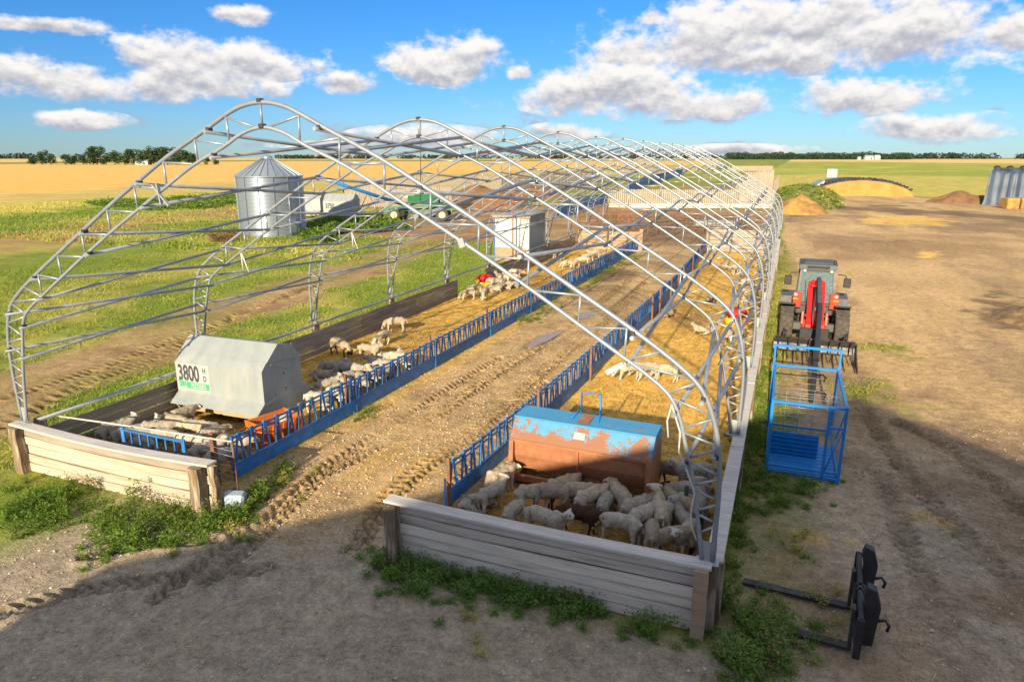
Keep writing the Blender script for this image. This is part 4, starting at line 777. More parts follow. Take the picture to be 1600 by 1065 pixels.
g6 = 'sheep at the far end of the left pen'
flock([(868, 397, 270, 'stand', 'c'), (877, 398, 268, 'graze', 'c'), (886, 410, 190, 'graze', 'c'), (899, 410, 250, 'graze', 'c'), (910, 406, 200, 'graze', 'c'), (918, 401, 210, 'eat', 'c'), (928, 397, 200, 'stand', 'c'), (934, 393, 60, 'graze', 'g')], 'of the bunch at the far left pen end', g6)
g7 = 'sheep on the straw of the right pen'
for a in [(985, 575, 195, 'graze', 'c', 'foremost of three sheep walking left beyond the rusty feeder'), (1010, 574, 185, 'graze', 'c', 'middle of three sheep grazing beyond the rusty feeder'), (1042, 576, 178, 'graze', 'c', 'last of three sheep grazing beyond the rusty feeder'), (1100, 512, 180, 'lie', 'c', 'sheep lying on the dark straw patch'),
          (1020, 485, 60, 'lie', 'k', 'sheep lying against the right blue fence'), (1112, 462, 250, 'graze', 'k', 'dark legged sheep on bright straw in mid pen'), (1136, 411, 265, 'graze', 'c', 'sheep in front of the far right end wall, left of a pair'), (1150, 418, 240, 'eat', 'c', 'sheep in front of the far right end wall, right of a pair'),
          (1163, 462, 100, 'stand', 'c', 'sheep glimpsed through truss legs by the right wall'), (1140, 520, 90, 'eat', 'c', 'sheep feeding at the right pen mineral feeder'), (1168, 440, 200, 'eat', 'c', 'sheep behind far truss legs near the right wall')]:
    sheep(*a[:5], a[5], g7)

# ================================================================== WHEEL LOADER
t = thing('wheel_loader', 'red and grey wheel loader with grapple bucket parked beside the right wall', 'wheel loader', (1.25, 28.0, 0))
tm = MB(); rad, wd = .7, .5
prof = [(.36, -wd/2+.05), (.5, -wd/2), (.64, -wd/2+.02), (.67, -wd/2+.07), (.68, 0), (.67, wd/2-.07), (.64, wd/2-.02), (.5, wd/2), (.36, wd/2-.05), (.36, -wd/2+.05)]
tm.lathe(prof, n=32, axis='x')
for i in range(18):
    for s_ in (-1, 1):
        a = 2*math.pi*(i+(.5 if s_ > 0 else 0))/18; M = Matrix.Rotation(a, 3, 'X') @ Matrix.Rotation(s_*R(38), 3, 'Z')
        tm.box(Matrix.Rotation(a, 3, 'X') @ Vector((s_*.125, 0, .68)), (.28, .065, .07), M, .012)
tyre_me = tm.mesh('tyre'); tyre_me.materials.append(tyre_m)
rim_me = MB().lathe([(.0, .12), (.1, .12), (.12, .16), (.2, .1), (.33, .12), (.37, .2), (.37, -.2), (.0, -.2)], n=24, axis='x').mesh('rim'); rim_me.materials.append(cabgrey)
for (x, y) in [(-.97, 0), (.97, 0), (-.97, 2.6), (.97, 2.6)]:
    wb = bpy.data.objects.new('wheel', tyre_me); col.objects.link(wb); wb.parent = t; wb.location = (x, y, .72)
    rb = bpy.data.objects.new('rim', rim_me); col.objects.link(rb); rb.parent = wb; rb.rotation_euler = (0, 0, 0 if x > 0 else math.pi)
MB().box((0, 0, .72), (1.5, .3, .3), None, .04).box((0, 2.6, .72), (1.5, .3, .3), None, .04).build('axle', greyp, t)
MB().box((0, .2, .78), (.85, 1.1, .5), None, .05).box((-.42, .15, 1.0), (.1, 1.0, .5), Euler((R(-12), 0, 0)), .02).box((.42, .15, 1.0), (.1, 1.0, .5), Euler((R(-12), 0, 0)), .02).build('front_chassis', redfade, t)
MB().box((0, 2.2, .95), (1.1, 2.2, .7), None, .06).build('rear_chassis', greyp, t)
hd_ = MB().extr([(-.62, 2.6, 1.25), (-.62, 2.6, 1.75), (-.62, 3.9, 1.62), (-.62, 4.1, 1.3), (-.62, 4.1, .7), (-.62, 2.6, .7)], (1.24, 0, 0)).build('engine_hood', redp, t)
MB().box((0, 4.25, .85), (1.7, .3, .6), None, .06).build('counterweight', greyp, t)
for s_ in (-1, 1):
    MB().extr([(s_*.97-.29, .05, 1.56), (s_*.97-.29, .5, 1.5), (s_*.97-.29, .78, 1.2), (s_*.97-.29, .74, 1.18), (s_*.97-.29, .47, 1.46), (s_*.97-.29, .05, 1.52)], (.58, 0, 0)).build('front_fender', black, t)
    MB().extr([(s_*.97-.29, 1.85, 1.0), (s_*.97-.29, 1.95, 1.5), (s_*.97-.29, 3.1, 1.55), (s_*.97-.29, 3.35, 1.1), (s_*.97-.29, 3.3, 1.08), (s_*.97-.29, 3.05, 1.5), (s_*.97-.29, 2.0, 1.45), (s_*.97-.29, 1.9, 1.0)], (.58, 0, 0)).build('rear_fender', greyp, t)
    MB().box((s_*.66, .62, 1.62), (.3, .1, .62), None, .02).build('lamp_pillar', redfade, t)
    hl = MB().box((s_*.72, .53, 1.83), (.13, .08, .11), None, .02).build('headlight', white_ink, t); MB().box((s_*.72, .52, 1.66), (.2, .07, .1), None, .02).build('indicator', amber, hl)
    MB().tube([(s_*.72, 1.0, 2.62), (s_*.98, .9, 2.62), (s_*1.02, .9, 2.5)], .02, 6).build('mirror_arm', black, t)
    MB().box((s_*1.06, .88, 2.33), (.26, .08, .36), None, .03).build('mirror', black, t)
# cab
cab = MB()
for s_ in (-1, 1):
    cab.bar((s_*.66, .82, 1.42), (s_*.6, 1.02, 2.78), .07, .09, up=(0, 1, 0)).bar((s_*.7, 1.75, 1.35), (s_*.64, 1.75, 2.78), .06, .08, up=(0, 1, 0)).bar((s_*.68, 2.5, 1.4), (s_*.62, 2.42, 2.78), .07, .09, up=(0, 1, 0))
    cab.bar((s_*.67, .82, 1.44), (s_*.69, 2.5, 1.44), .07, .09)
cab.bar((-.66, .82, 1.44), (.66, .82, 1.44), .07, .1).bar((-.61, 1.02, 2.74), (.61, 1.02, 2.74), .07, .1).box((0, 1.7, 1.2), (1.36, 1.7, .4), None, .05).build('cab_frame', cabgrey, t)
rf = MB().extr([(-.68, .92, 2.78), (-.68, 1.0, 2.95), (-.68, 1.25, 3.0), (-.68, 2.5, 2.98), (-.68, 2.62, 2.78)], (1.36, 0, 0)).build('cab_roof', greyp, t)
MB().box((0, 1.75, 3.0), (1.1, 1.1, .05), None, .02).build('roof_hatch', cabgrey, rf)
MB().box((0, .95, 2.87), (.8, .1, .08), None, .02).build('roof_vent', black, rf)
for s_ in (-1, 1):
    MB().box((s_*.48, .92, 2.72), (.12, .1, .12), None, .03).build('work_light', white_ink, t)
    MB().lathe([(0, 3.14), (.05, 3.13), (.06, 3.06), (.06, 2.97)], (s_*.58, 1.15, 0), 10).build('roof_beacon', black, rf)
ws = MB().extr([(-.62, .835, 1.5), (.62, .835, 1.5), (.57, 1.015, 2.7), (-.57, 1.015, 2.7)], (0, .012, 0)).build('windscreen', glass, t)
MB().tube([(-.35, .8, 1.5), (-.42, .94, 2.35)], .012, 5).build('wiper', black, ws)
for s_ in (-1, 1): MB().extr([(s_*.665, .9, 1.5), (s_*.685, 1.72, 1.5), (s_*.625, 1.72, 2.7), (s_*.605, 1.06, 2.7)], (.01*s_, 0, 0)).build('side_window', glass, t)
MB().extr([(-.62, 2.47, 1.5), (.62, 2.47, 1.5), (.57, 2.42, 2.7), (-.57, 2.42, 2.7)], (0, .012, 0)).build('rear_window', glass, t)
MB().box((0, 2.0, 1.62), (.5, .5, .16), None, .05).box((0, 2.22, 1.98), (.48, .14, .7), Euler((R(-8), 0, 0)), .05).build('driver_seat', black, t)
MB().tube([(.19*math.cos(a)*1.0, 1.4+.19*math.sin(a)*.7, 1.98+.19*math.sin(a)*.7) for a in np.linspace(0, 2*math.pi, 17)], .016, 6).tube([(0, 1.25, 1.45), (0, 1.4, 1.98)], .03, 6).build('steering_wheel', black, t)
MB().box((0, 1.15, 1.55), (.5, .25, .25), None, .05).build('dashboard', black, t)
# boom
bm_ = MB(); bm_.extr([(-.3, 1.0, 2.25), (-.3, .72, 2.36), (-.3, -1.05, 1.02), (-.3, -1.25, .6), (-.3, -1.0, .55), (-.3, -.75, .82), (-.3, .95, 1.95)], (.17, 0, 0)); bm_.extr([(.13, 1.0, 2.25), (.13, .72, 2.36), (.13, -1.05, 1.02), (.13, -1.25, .6), (.13, -1.0, .55), (.13, -.75, .82), (.13, .95, 1.95)], (.17, 0, 0)); bm_.bar((0, .8, 2.25), (0, -.95, .95), .18, .1).build('boom', redp, t)
MB().tube([(0, .65, 2.3), (0, -.55, 1.42)], .05, 8).tube([(0, -.55, 1.42), (0, -1.0, 1.12)], .03, 8).build('tilt_cylinder', greyp, t)
for s_ in (-1, 1): MB().tube([(s_*.34, .6, .9), (s_*.3, -.25, 1.2)], .055, 8).build('lift_cylinder', black, t)
MB().box((0, .45, 2.32), (.42, .35, .06), Euler((R(38), 0, 0)), .02).build('boom_head_cover', redp, t)
for s_ in (-1, 1): MB().tube([(s_*.07, .5, 2.4), (s_*.09, -.3, 1.85), (s_*.1, -1.1, 1.15)], .018, 6).build('hydraulic_hose', black, t)
# grapple bucket
bk = MB(); arc = [(-1.35, -3.0, .03), (-1.35, -2.3, .04), (-1.35, -1.75, .1), (-1.35, -1.48, .35), (-1.35, -1.42, .7), (-1.35, -1.5, .95)]
bk.extr(arc[3:]+[(p_[0], p_[1]+.03, p_[2]+.02) for p_ in arc[:2:-1]], (2.7, 0, 0)).build('back_plate', steeldark, t)
for i in range(9):
    MB().tube([(-1.3+i*.325, -1.47, .3), (-1.3+i*.325, -1.7, .1), (-1.3+i*.325, -2.3, .05), (-1.3+i*.325, -3.0, .05)], .035, 6, True, .015).build('fork_tine', steeldark, t)
for x in (-1.37, 1.35): MB().extr([(x, -3.0, .02), (x, -1.7, .06), (x, -1.42, .4), (x, -1.46, 1.0), (x, -1.75, 1.0), (x, -2.1, .55), (x, -3.05, .1)], (.03, 0, 0)).build('bucket_side', steeldark, t)
MB().bar((-1.37, -1.55, 1.0), (1.37, -1.55, 1.0), .1, .1, ch=.01).tube([(-1.3, -1.75, 1.12), (1.3, -1.75, 1.12)], .05, 8).build('bucket_beam', steeldark, t)
MB().box((0, -1.3, .6), (1.0, .12, .7), None, .03).build('coupler_plate', black, t)
for i in range(8):
    x = -1.18+i*.337; gt = MB().tube([(x, -1.75, 1.12), (x, -2.15, 1.18), (x, -2.5, .98), (x, -2.7, .6), (x, -2.68, .32)], .032, 6, True, .018); gt.build('grapple_tine', steeldark, t)
for s_ in (-1, 1): MB().tube([(s_*1.05, -1.45, .9), (s_*1.05, -1.5, 1.5), (s_*1.0, -1.75, 1.5), (s_*1.0, -1.75, 1.12)], .03, 6).box((s_*1.0, -1.6, 1.3), (.14, .2, .3), None, .02).build('grapple_cylinder', black, t)
for o_ in [c for c in t.children if c.name.split('.')[0] in ('back_plate', 'fork_tine', 'bucket_side', 'bucket_beam', 'grapple_tine', 'grapple_cylinder')]: o_.scale = (1, 1, .68); o_.location = (0, -.5, 0)
# jib that leans from the boom head to the ground in front
jb = MB().bar((.02, .35, 2.5), (.1, -1.7, 1.78), .13, .2, ch=.02).bar((.1, -1.65, 1.8), (-.12, -7.3, .16), .15, .2, ch=.02); jb.build('jib_arm', black, t)
MB().box((.06, -.7, 2.24), (.14, 1.7, .05), Euler((R(19.3), 0, 0)), .01).build('jib_top_plate', cabgrey, t)
for y_, z_ in ((-6.2, .55), (-7.1, .3)): MB().tube([(-.05, y_, z_+.05), (.16, y_, z_+.1), (.24, y_, z_), (.2, y_, z_-.12)], .025, 6).build('jib_hook', black, t)

# ================================================================== LIVESTOCK CAGE
t = thing('livestock_cage', 'bright blue livestock handling cage standing before the wheel loader', 'cage', (.06, 15.5, 0), R(.5)); W_, D_, H_ = 1.5, 3.0, 1.76
T = lambda a, b, r=.026: MB().tube([a, b], r, 6)
for (x, y) in [(0, 0), (W_, 0), (0, D_), (W_, D_)]: MB().box((x, y, H_/2+.03), (.06, .06, H_+.04), None, .006).build('corner_post', bluecage, t)
MB().box((W_*.78, 0, H_/2), (.06, .055, H_), None, .006).build('door_post', bluecage, t)
for z in (.1, H_): 
    for a, b in [((0, 0, z), (W_, 0, z)), ((0, D_, z), (W_, D_, z)), ((0, 0, z), (0, D_, z)), ((W_, 0, z), (W_, D_, z))]: MB().bar(a, b, .055, .055).build('frame_rail', bluecage, t)
MB().bar((W_*.78, -.01, 1.3), (W_, -.01, 1.3), .05, .05).build('door_rail', bluecage, t); MB().bar((0, -.01, .24), (W_, -.01, .24), .05, .05).build('lower_rail', bluecage, t)
MB().tube([(W_*.78, -.01, .15), (W_*.98, -.01, 1.25)], .016, 6).build('door_brace', bluecage, t)
for i in range(9): MB().box((W_/2, .2+i*.2, .09), (W_-.08, .17, .05), None, .012).build('floor_slat', bluecage, t)
MB().extr([(.05, 1.05, .1), (.05, 1.05, .62), (.05, 1.07, .62), (.05, 1.07, .1)], (W_-.45, 0, 0)).build('inner_panel', bluecage, t)
for i in range(6): MB().bar((.04, 1.0, .17+i*.1), (W_-.4, 1.0, .17+i*.1), .03, .04).build('inner_slat', bluecage, t)
for z0, z1 in ((.2, H_),):
    wv = MB()
    for i in range(9): wv.tube([(0, 1.1+.0, .7+i*.12), (W_*.95, 1.1, .7+i*.12)], .006, 4)
    for i in range(4): wv.tube([(.3+i*.3, 1.1, .62), (.3+i*.3, 1.1, H_)], .006, 4)
    wv.build('wire_mesh', galv, t)
    wv = MB()
    for i in range(13): wv.tube([(W_, 0, .2+i*.125), (W_, D_, .2+i*.125)], .005, 4)
    for i in range(20): wv.tube([(W_, .15+i*.145, .1), (W_, .15+i*.145, H_)], .005, 4)
    wv.build('side_mesh', galv, t)
    wv = MB()
    for i in range(9): wv.tube([(0, D_, .3+i*.17), (W_, D_, .3+i*.17)], .006, 4)
    wv.build('rear_mesh', galv, t)
for x in (-.04, W_+.02): MB().bar((x, D_, .02), (x, D_, 2.28), .05, .05, up=(0, 1, 0)).build('hoop_post', bluecage, t)
MB().bar((-.06, D_, 2.28), (W_+.05, D_, 2.28), .055, .06).build('hoop_rail', bluecage, t)
MB().bar((W_, .0, H_), (W_, D_*.5, .5), .03, .03).build('side_brace', bluecage, t)

# ================================================================== PALLET FORKS
t = thing('pallet_forks', 'black pallet fork attachment lying on the gravel near the front wall', 'pallet forks', (1.42, 9.75, 0), R(-3.5))
for y in (0.02, 1.05):
    f = MB().extr([(-1.62, -.07, .03), (-1.62, .07, .03), (-1.3, .075, .035), (0, .075, .045), (0, -.075, .045), (-1.3, -.075, .035)], (0, 0, .04), (0, y, 0)); f.bar((0, y, .03), (0, y, .74), .14, .05, up=(1, 0, 0), ch=.01); f.build('fork', steeldark, t)
MB().bar((.08, -.28, .16), (.08, 1.62, .16), .06, .12, ch=.01).bar((.08, -.28, .68), (.08, 1.62, .68), .07, .12, ch=.01).build('carriage_rail', black, t)
for y in (-.27, .52, .66, 1.6): MB().bar((.08, y, .1), (.08, y, .74), .05, .1, up=(1, 0, 0)).build('carriage_upright', black, t)
for y in (-.2, .95): 
    m = MB().extr([(.14, 0, .08), (.3, 0, .1), (.34, 0, .75), (.26, 0, 1.0), (.14, 0, 1.04), (.1, 0, .9), (.14, 0, .7)], (0, .16, 0), (0, y+.3, 0)); m.build('coupler_plate', black, t)
for y in (.15, 1.3): MB().tube([(.3, y, .5), (.42, y, .55), (.48, y, .47), (.46, y, .38)], .025, 6).build('latch_hook', black, t)
MB().box((.16, .7, .5), (.12, .5, .14), None, .01).build('cross_block', greyp, t)
# ================================================================== GRAIN BIN
p = Vector((-45.3, 52.2, 0)); rb = 2.95; hb = 5.35
t = thing('grain_bin', 'round corrugated steel grain bin with conical ribbed roof', 'grain bin', p)
prof = [(rb+.035*math.sin(i*math.pi/2), i*hb/180) for i in range(181)]
MB().lathe(prof, n=56).build('bin_wall', binsteel, t)
MB().lathe([(rb+.14, hb-.05), (rb+.12, hb+.02), (.45, hb+1.55), (.42, hb+1.7), (0, hb+1.78)], n=56).build('roof', binsteel, t)
for i in range(28):
    a = 2*math.pi*i/28; MB().bar(((rb+.12)*math.cos(a), (rb+.12)*math.sin(a), hb+.04), (.5*math.cos(a), .5*math.sin(a), hb+1.56), .05, .09).build('roof_rib', binsteel, t)
MB().lathe([(.45, hb+1.5), (.46, hb+1.72), (.2, hb+1.85), (0, hb+1.87)], n=16).tube([(0, 0, hb+1.8), (0, 0, hb+2.25)], .03, 6).build('roof_cap', binsteel, t)
for i in range(14):
    a = 2*math.pi*(i+.3)/14; MB().box(((rb+.06)*math.cos(a), (rb+.06)*math.sin(a), hb/2), (.05, .09, hb-.1), Euler((0, 0, a))).build('stiffener', binsteel, t)
a = -.25; MB().box(((rb+.08)*math.cos(a), (rb+.08)*math.sin(a), .9), (.1, .7, 1.3), Euler((0, 0, a)), .02).build('hatch', binsteel, t)
# ================================================================== WHITE SHED
t = thing('metal_shed', 'small white metal shed with plywood foot and flat roof beside the barn', 'shed', (-19.0, 44.0, 0)); Wd, Dp, Hs = 2.6, 3.4, 3.05
MB().box((Wd/2, Dp/2, Hs/2), (Wd-.08, Dp-.08, Hs), None).build('inner_wall', whitep, t)
for i in range(13):
    MB().extr([(i*.2, -.01, .95), (i*.2+.06, -.04, .95), (i*.2+.12, -.04, .95), (i*.2+.2, -.01, .95), (i*.2+.2, .02, .95), (i*.2, .02, .95)], (0, 0, Hs-.95)).build('wall_sheet', whitep, t)
for i in range(16):
    MB().extr([(Wd-.02, i*.21, .3), (Wd+.03, i*.21+.05, .3), (Wd+.03, i*.21+.12, .3), (Wd-.02, i*.21+.21, .3)], (0, 0, Hs-.3+.1)).build('side_sheet', galvflat, t)
MB().box((Wd/2-.1, -.03, .48), (Wd-.3, .03, .95), None).build('foot_board', boardply, t)
MB().box((Wd*.5, Dp/2, Hs+.12), (Wd+.3, Dp+.3, .08), Euler((R(1.5), R(-2), 0)), .01).build('roof', galvflat, t)
MB().box((Wd*.5, -.14, Hs+.03), (Wd+.3, .05, .16), None, .01).build('fascia_board', boardply, t)
MB().box((.06, -.05, Hs/2), (.1, .06, Hs)).build('corner_trim', bluep, t)
o = MB().tube([(0, 0, 0), (0, 0, 4.5)], .05, 6).build('steel_pole', rustpost, loc=(-17.3, 43.3, 0)); tag(o, 'rusty upright pole in front of the white shed', 'pole')
# ================================================================== WINDBREAKS (vertical boards)
def windbreak(label, a, b_, h, mat=woodfar, bw=.2, gap=.09, beam=True, group='board windbreaks behind the barn'):
    a = Vector(a).to_2d(); b_ = Vector(b_).to_2d(); L_ = (b_-a).length; rz = math.atan2(b_.y-a.y, b_.x-a.x); t = thing('windbreak_fence', label, 'windbreak fence', (a.x, a.y, 0), rz, group); m = MB(); x = 0
    while x < L_: m.box((x+bw/2, rnd.uniform(-.02, .02), h/2+.1+rnd.uniform(-.05, .05)), (bw, .04, h)); x += bw+gap
    m.build('boards', mat, t, kind='stuff')
    for z in (.5, h*.85): MB().box((L_/2, .07, z), (L_, .08, .14)).build('rail', mat, t)
    if beam: MB().box((L_/2, -.15, .35), (L_, .16, .6), None, .02).build('foot_beam', woodcap, t)
    for i in range(int(L_/3)+1): MB().box((min(i*3+.1, L_-.1), .16, h*.5), (.15, .15, h)).build('post', postwood, t)
windbreak('long pale board windbreak crossing behind the rusty corral panels', G(950, 325), G(1206, 326), 2.5)
windbreak('tall board windbreak running away along the right edge', (-2.4, 106.5), (-2.9, 165), 3.3, beam=False)
windbreak('tall board panel stepping up behind the long windbreak', G(1147, 317), G(1203, 317), 3.9, beam=False)
windbreak('taller board panel in the middle of the stepped windbreaks', G(1163, 306), G(1204, 306), 4.3, beam=False)
windbreak('narrow board panel rearmost of the stepped windbreaks', G(1181, 297), G(1206, 297), 4.3, beam=False)
windbreak('farthest low pale board fence left of the stepped windbreaks', G(1143, 267.5), G(1207, 267.5), 2.6, beam=False)
windbreak('pale board windbreak behind the green grain cart', G(540, 322), G(705, 331), 3.1, beam=False)
windbreak('grey board windbreak behind the pale one', G(560, 306), G(745, 305), 3.4, woodold, beam=False)
windbreak('pale board panel left of the brown manure heap', G(741, 305), G(783, 304), 3.4, beam=False)
windbreak('grey board panel right of the pale panel beyond the shed', G(784, 304), G(842, 300), 3.2, woodold, beam=False)
windbreak('distant pale board panel seen through the middle of the frame', G(842, 295), G(940, 288), 3.6, beam=False)
windbreak('far pale board fence near the end of the frame', G(1020, 272), G(1062, 271), 3.6, beam=False)
# ================================================================== FAR BLUE FENCES
def blue_run(label, a, b_, h=1.1):
    a = Vector(a).to_2d(); b_ = Vector(b_).to_2d(); L_ = (b_-a).length; t = thing('blue_fence', label, 'fence', (a.x, a.y, 0), math.atan2(b_.y-a.y, b_.x-a.x), 'blue fence runs beyond the barn')
    MB().box((L_/2, 0, h*.4), (L_, .05, h*.72)).build('blue_board', bluep, t); MB().bar((0, 0, h), (L_, 0, h), .07, .07).build('top_rail', bluep, t)
    for i in range(int(L_/3)+1): MB().box((min(i*3, L_), 0, h/2+.05), (.09, .09, h+.1)).build('post', bluep, t)
    m = MB()
    for i in range(int(L_/.3)): m.bar((i*.3, 0, h*.7), (i*.3+.1, 0, h), .03, .04, up=(0, 1, 0))
    m.build('slant_bars', bluep, t, kind='stuff')
blue_run('blue feed fence leading from the shed toward the long windbreak', G(870, 338), G(948, 318), 1.7)
blue_run('blue feed fence ahead of the dark gap behind the white shed', G(875, 341), G(905, 333), 1.4)
blue_run('blue feed fence far behind the long windbreak, nearer run', G(982, 301), G(1012, 290), 2.0)
blue_run('blue feed fence far behind the long windbreak, farther run', G(1014, 290), G(1068, 273), 2.4)
# ================================================================== RUSTY CORRAL PANELS
def corral(label, a, b_, h=1.6):
    a = Vector(a).to_2d(); b_ = Vector(b_).to_2d(); L_ = (b_-a).length; t = thing('corral_panel', label, 'corral panel', (a.x, a.y, 0), math.atan2(b_.y-a.y, b_.x-a.x), 'rusty corral panels behind the barn')
    for i in range(6): MB().bar((0, 0, .2+i*(h-.2)/5), (L_, 0, .2+i*(h-.2)/5), .06, .06).build('rail', rustpost, t)
    for i in range(4): MB().bar((L_*i/3, 0, 0), (L_*i/3, 0, h+.05), .07, .07, up=(0, 1, 0)).build('upright', rustpost, t)
cps = [((905, 366), (948, 362)), ((952, 362), (1000, 366)), ((918, 352), (962, 350)), ((968, 352), (1010, 354)), ((1012, 366), (1052, 362)), ((1058, 358), (1100, 362)), ((1104, 364), (1145, 362)), ((1148, 360), (1186, 362)), ((930, 342), (985, 341)), ((1040, 346), (1090, 346)), ((1120, 346), (1175, 347))]
cpn = ['leftmost in the near row', 'second from left in the near row', 'leftmost in the middle row', 'second in the middle row', 'third in the near row', 'right of centre in the near row', 'fourth from right of the near row, by the pale end wall', 'rightmost in the near row', 'left one of the back row', 'middle one of the back row', 'right one of the back row']
for (a, b_), n in zip(cps, cpn): corral('rusty railed corral panel, '+n, G(*a), G(*b_))
o = MB().extr([(0, 0, 0), (0, .5, .5), (0, 1.2, .55), (0, 1.6, 0)], (4.2, 0, 0)).build('water_trough', galvflat, loc=tuple(G(1085, 352)), rot=(0, 0, .1)); tag(o, 'pale metal trough among the rusty corral panels', 'trough')
# ================================================================== AUGER, GRAIN CART, BARREL, SCRAP
pa = G(455, 337); t = thing('grain_auger', 'long blue grain auger sloping down right of the bin', 'grain auger', (0, 0, 0))
A0 = Vector((-49.5, 64.5, 5.0)); A1 = Vector((-43.5, 74, 1.3)); t.location = (A1.x, A1.y, 0); o_ = Vector((A1.x, A1.y, 0))
MB().tube([A0-o_, A1-o_], .2, 12).build('auger_tube', bluecage, t); MB().lathe([(.15, 0), (.75, .55), (.72, .58), (.1, .05)], tuple(A1-o_+Vector((.3, .3, -.9))), 14).build('hopper', bluep, t)
mid_ = (A0*.45+A1*.55)-o_
for s_ in (-1, 1):
    MB().tube([mid_, mid_+Vector((s_*1.3, .4*s_, -mid_.z+.4))], .05, 6).build('undercarriage_strut', rustpost, t)
    wl = MB().lathe([(.18, -.1), (.36, -.12), (.4, 0), (.36, .12), (.18, .1)], tuple(mid_+Vector((s_*1.35, .4*s_, -mid_.z+.4))), 16, 'x').build('wheel', tyre_m, t)
t = thing('swing_auger', 'rust brown auger spout on a slim post, in front of the hopper feeders', 'auger', tuple(G(537, 340)))
MB().tube([(0, 0, 0), (.3, 0, 4.6)], .08, 6).build('post', rustpost, t); MB().tube([(-4.2, -1.0, 2.1), (.9, .3, 5.2)], .16, 8).build('spout_tube', rustpost, t)
MB().bar((-6, -.5, .9), (1.5, .4, .5), .2, .2).bar((-5, .6, .4), (1.2, 1.0, .7), .15, .15).build('tow_frame', rust, t)
p = G(655, 345); t = thing('grain_cart', 'green farm seeder cart with cream wheel before the board windbreak', 'cart', (p.x, p.y, 0), R(18))
MB().extr([(-1.0, -.9, 2.1), (-1.0, -1.2, 2.9), (-1.0, .9, 2.9), (-1.0, .6, 2.1)], (3.4, 0, 0)).build('hopper', greenp, t)
MB().box((.9, -.2, 3.15), (2.0, 1.6, .55), None, .08).build('tank', greenp, t); MB().box((-1.0, -.2, 2.75), (1.5, 1.6, .35), None, .08).build('seed_box', creamp, t)
MB().bar((-4.2, 0, 1.2), (4.2, 0, 1.35), .25, .25).bar((-3.6, -.9, 1.5), (3.9, -.9, 1.9), .2, .25).build('main_frame', greenp, t)
for x in (-.8, 1.2, 2.4): MB().bar((x, -.2, 1.2), (x, -.2, 2.3), .14, .14, up=(0, 1, 0)).build('frame_leg', greyp, t)
wm_ = MB().lathe([(.4, -.15), (.68, -.18), (.75, 0), (.68, .18), (.4, .15)], n=24, axis='x').mesh('wheel'); wm_.materials.append(tyre_m); hm_ = MB().lathe([(0, .1), (.15, .12), (.4, .05), (.42, .14), (.42, -.14), (0, -.1)], n=20, axis='x').mesh('hub'); hm_.materials.append(creamp)
for (x, y) in [(-2.7, -.9), (-2.2, 1.1), (2.8, -.9), (2.8, 1.1)]:
    wb = bpy.data.objects.new('wheel', wm_); col.objects.link(wb); wb.parent = t; wb.location = (x, y, .75); wb.rotation_euler = (0, 0, R(-90)); hb_ = bpy.data.objects.new('hub', hm_); col.objects.link(hb_); hb_.parent = wb
for x in (-2.45, 2.8): MB().bar((x, -.9, .75), (x, 1.1, .75), .12, .12).bar((x, 0, .75), (x, 0, 1.3), .15, .15, up=(0, 1, 0)).build('axle', greyp, t)
p = G(685, 341); t = thing('plastic_barrel', 'bright blue plastic barrel right of the green cart', 'barrel', (p.x, p.y, 0)); 
MB().lathe([(0, 0), (.68, 0), (.72, .1), (.72, .9), (.76, .95), (.72, 1.0), (.72, 1.75), (.66, 1.9), (.25, 1.95), (.22, 2.1), (0, 2.1)], n=20).build('drum', bluecage, t); MB().lathe([(.24, 2.05), (.26, 2.2), (0, 2.22)], n=12).build('lid', black, t)
p = G(575, 357); t = thing('pipe_stack', 'stack of spare galvanised pipes lying in the grass beyond the lane', 'pipe stack', (p.x, p.y, 0), R(10))
for i in range(9): MB().tube([(-3.4+rnd.uniform(-.4, .4), i % 5*.28, .12+.22*(i//5)), (3.2+rnd.uniform(-.4, .4), i % 5*.28+.1, .12+.22*(i//5))], .09, 7).build('pipe', galv, t)
# ================================================================== HEAPS
def heap(name, label, cat, c, rx_, ry_, h, mat, seed=0, flat=1.6):
    n, m_ = 44, 14; v = []; f = []
    for i in range(m_+1):
        r = i/m_
        for j in range(n):
            a = 2*math.pi*j/n; e = 1+.22*mnoise.noise(Vector((math.cos(a)*1.5+seed, math.sin(a)*1.5, 0))); x, y = r*e*math.cos(a), r*e*math.sin(a)
            z = h*max(0, 1-r**flat)*(1+.35*mnoise.noise(Vector((x*2.2+seed, y*2.2, 1)))) + h*.10*mnoise.noise(Vector((x*7, y*7, seed)))*(1-r) - .05*r
            v.append((x*rx_, y*ry_, z))
    for i in range(m_):
        for j in range(n): f.append((i*n+j, (i+1)*n+j, (i+1)*n+(j+1) % n, i*n+(j+1) % n))
    q = MB(); q.add(v, f, True); o = q.build(name, mat, loc=c); tag(o, label, cat); return o
p = G(1250, 335); heap('straw_heap', 'brown and golden straw heap at the corner of the windbreak', 'straw heap', (p.x-.2, p.y+3, 0), 4.0, 4.2, 2.2, straw_m, 3)
p = G(715, 326); heap('manure_heap', 'large brown manure heap left of the white shed, far pens', 'manure heap', (p.x+1, p.y+6, 0), 8.5, 6, 2.9, dirtpile, 9)
p = G(790, 312); heap('manure_heap', 'low brown manure heap right of the larger one', 'manure heap', (p.x+2, p.y+6, 0), 9, 6, 2.2, dirtpile, 14)
p = G(1510, 318); heap('dirt_heap', 'low brown dirt bank left of the blue tarped stack', 'dirt heap', (p.x, p.y+2, 0), 5.5, 3.5, 1.7, dirtpile, 21)
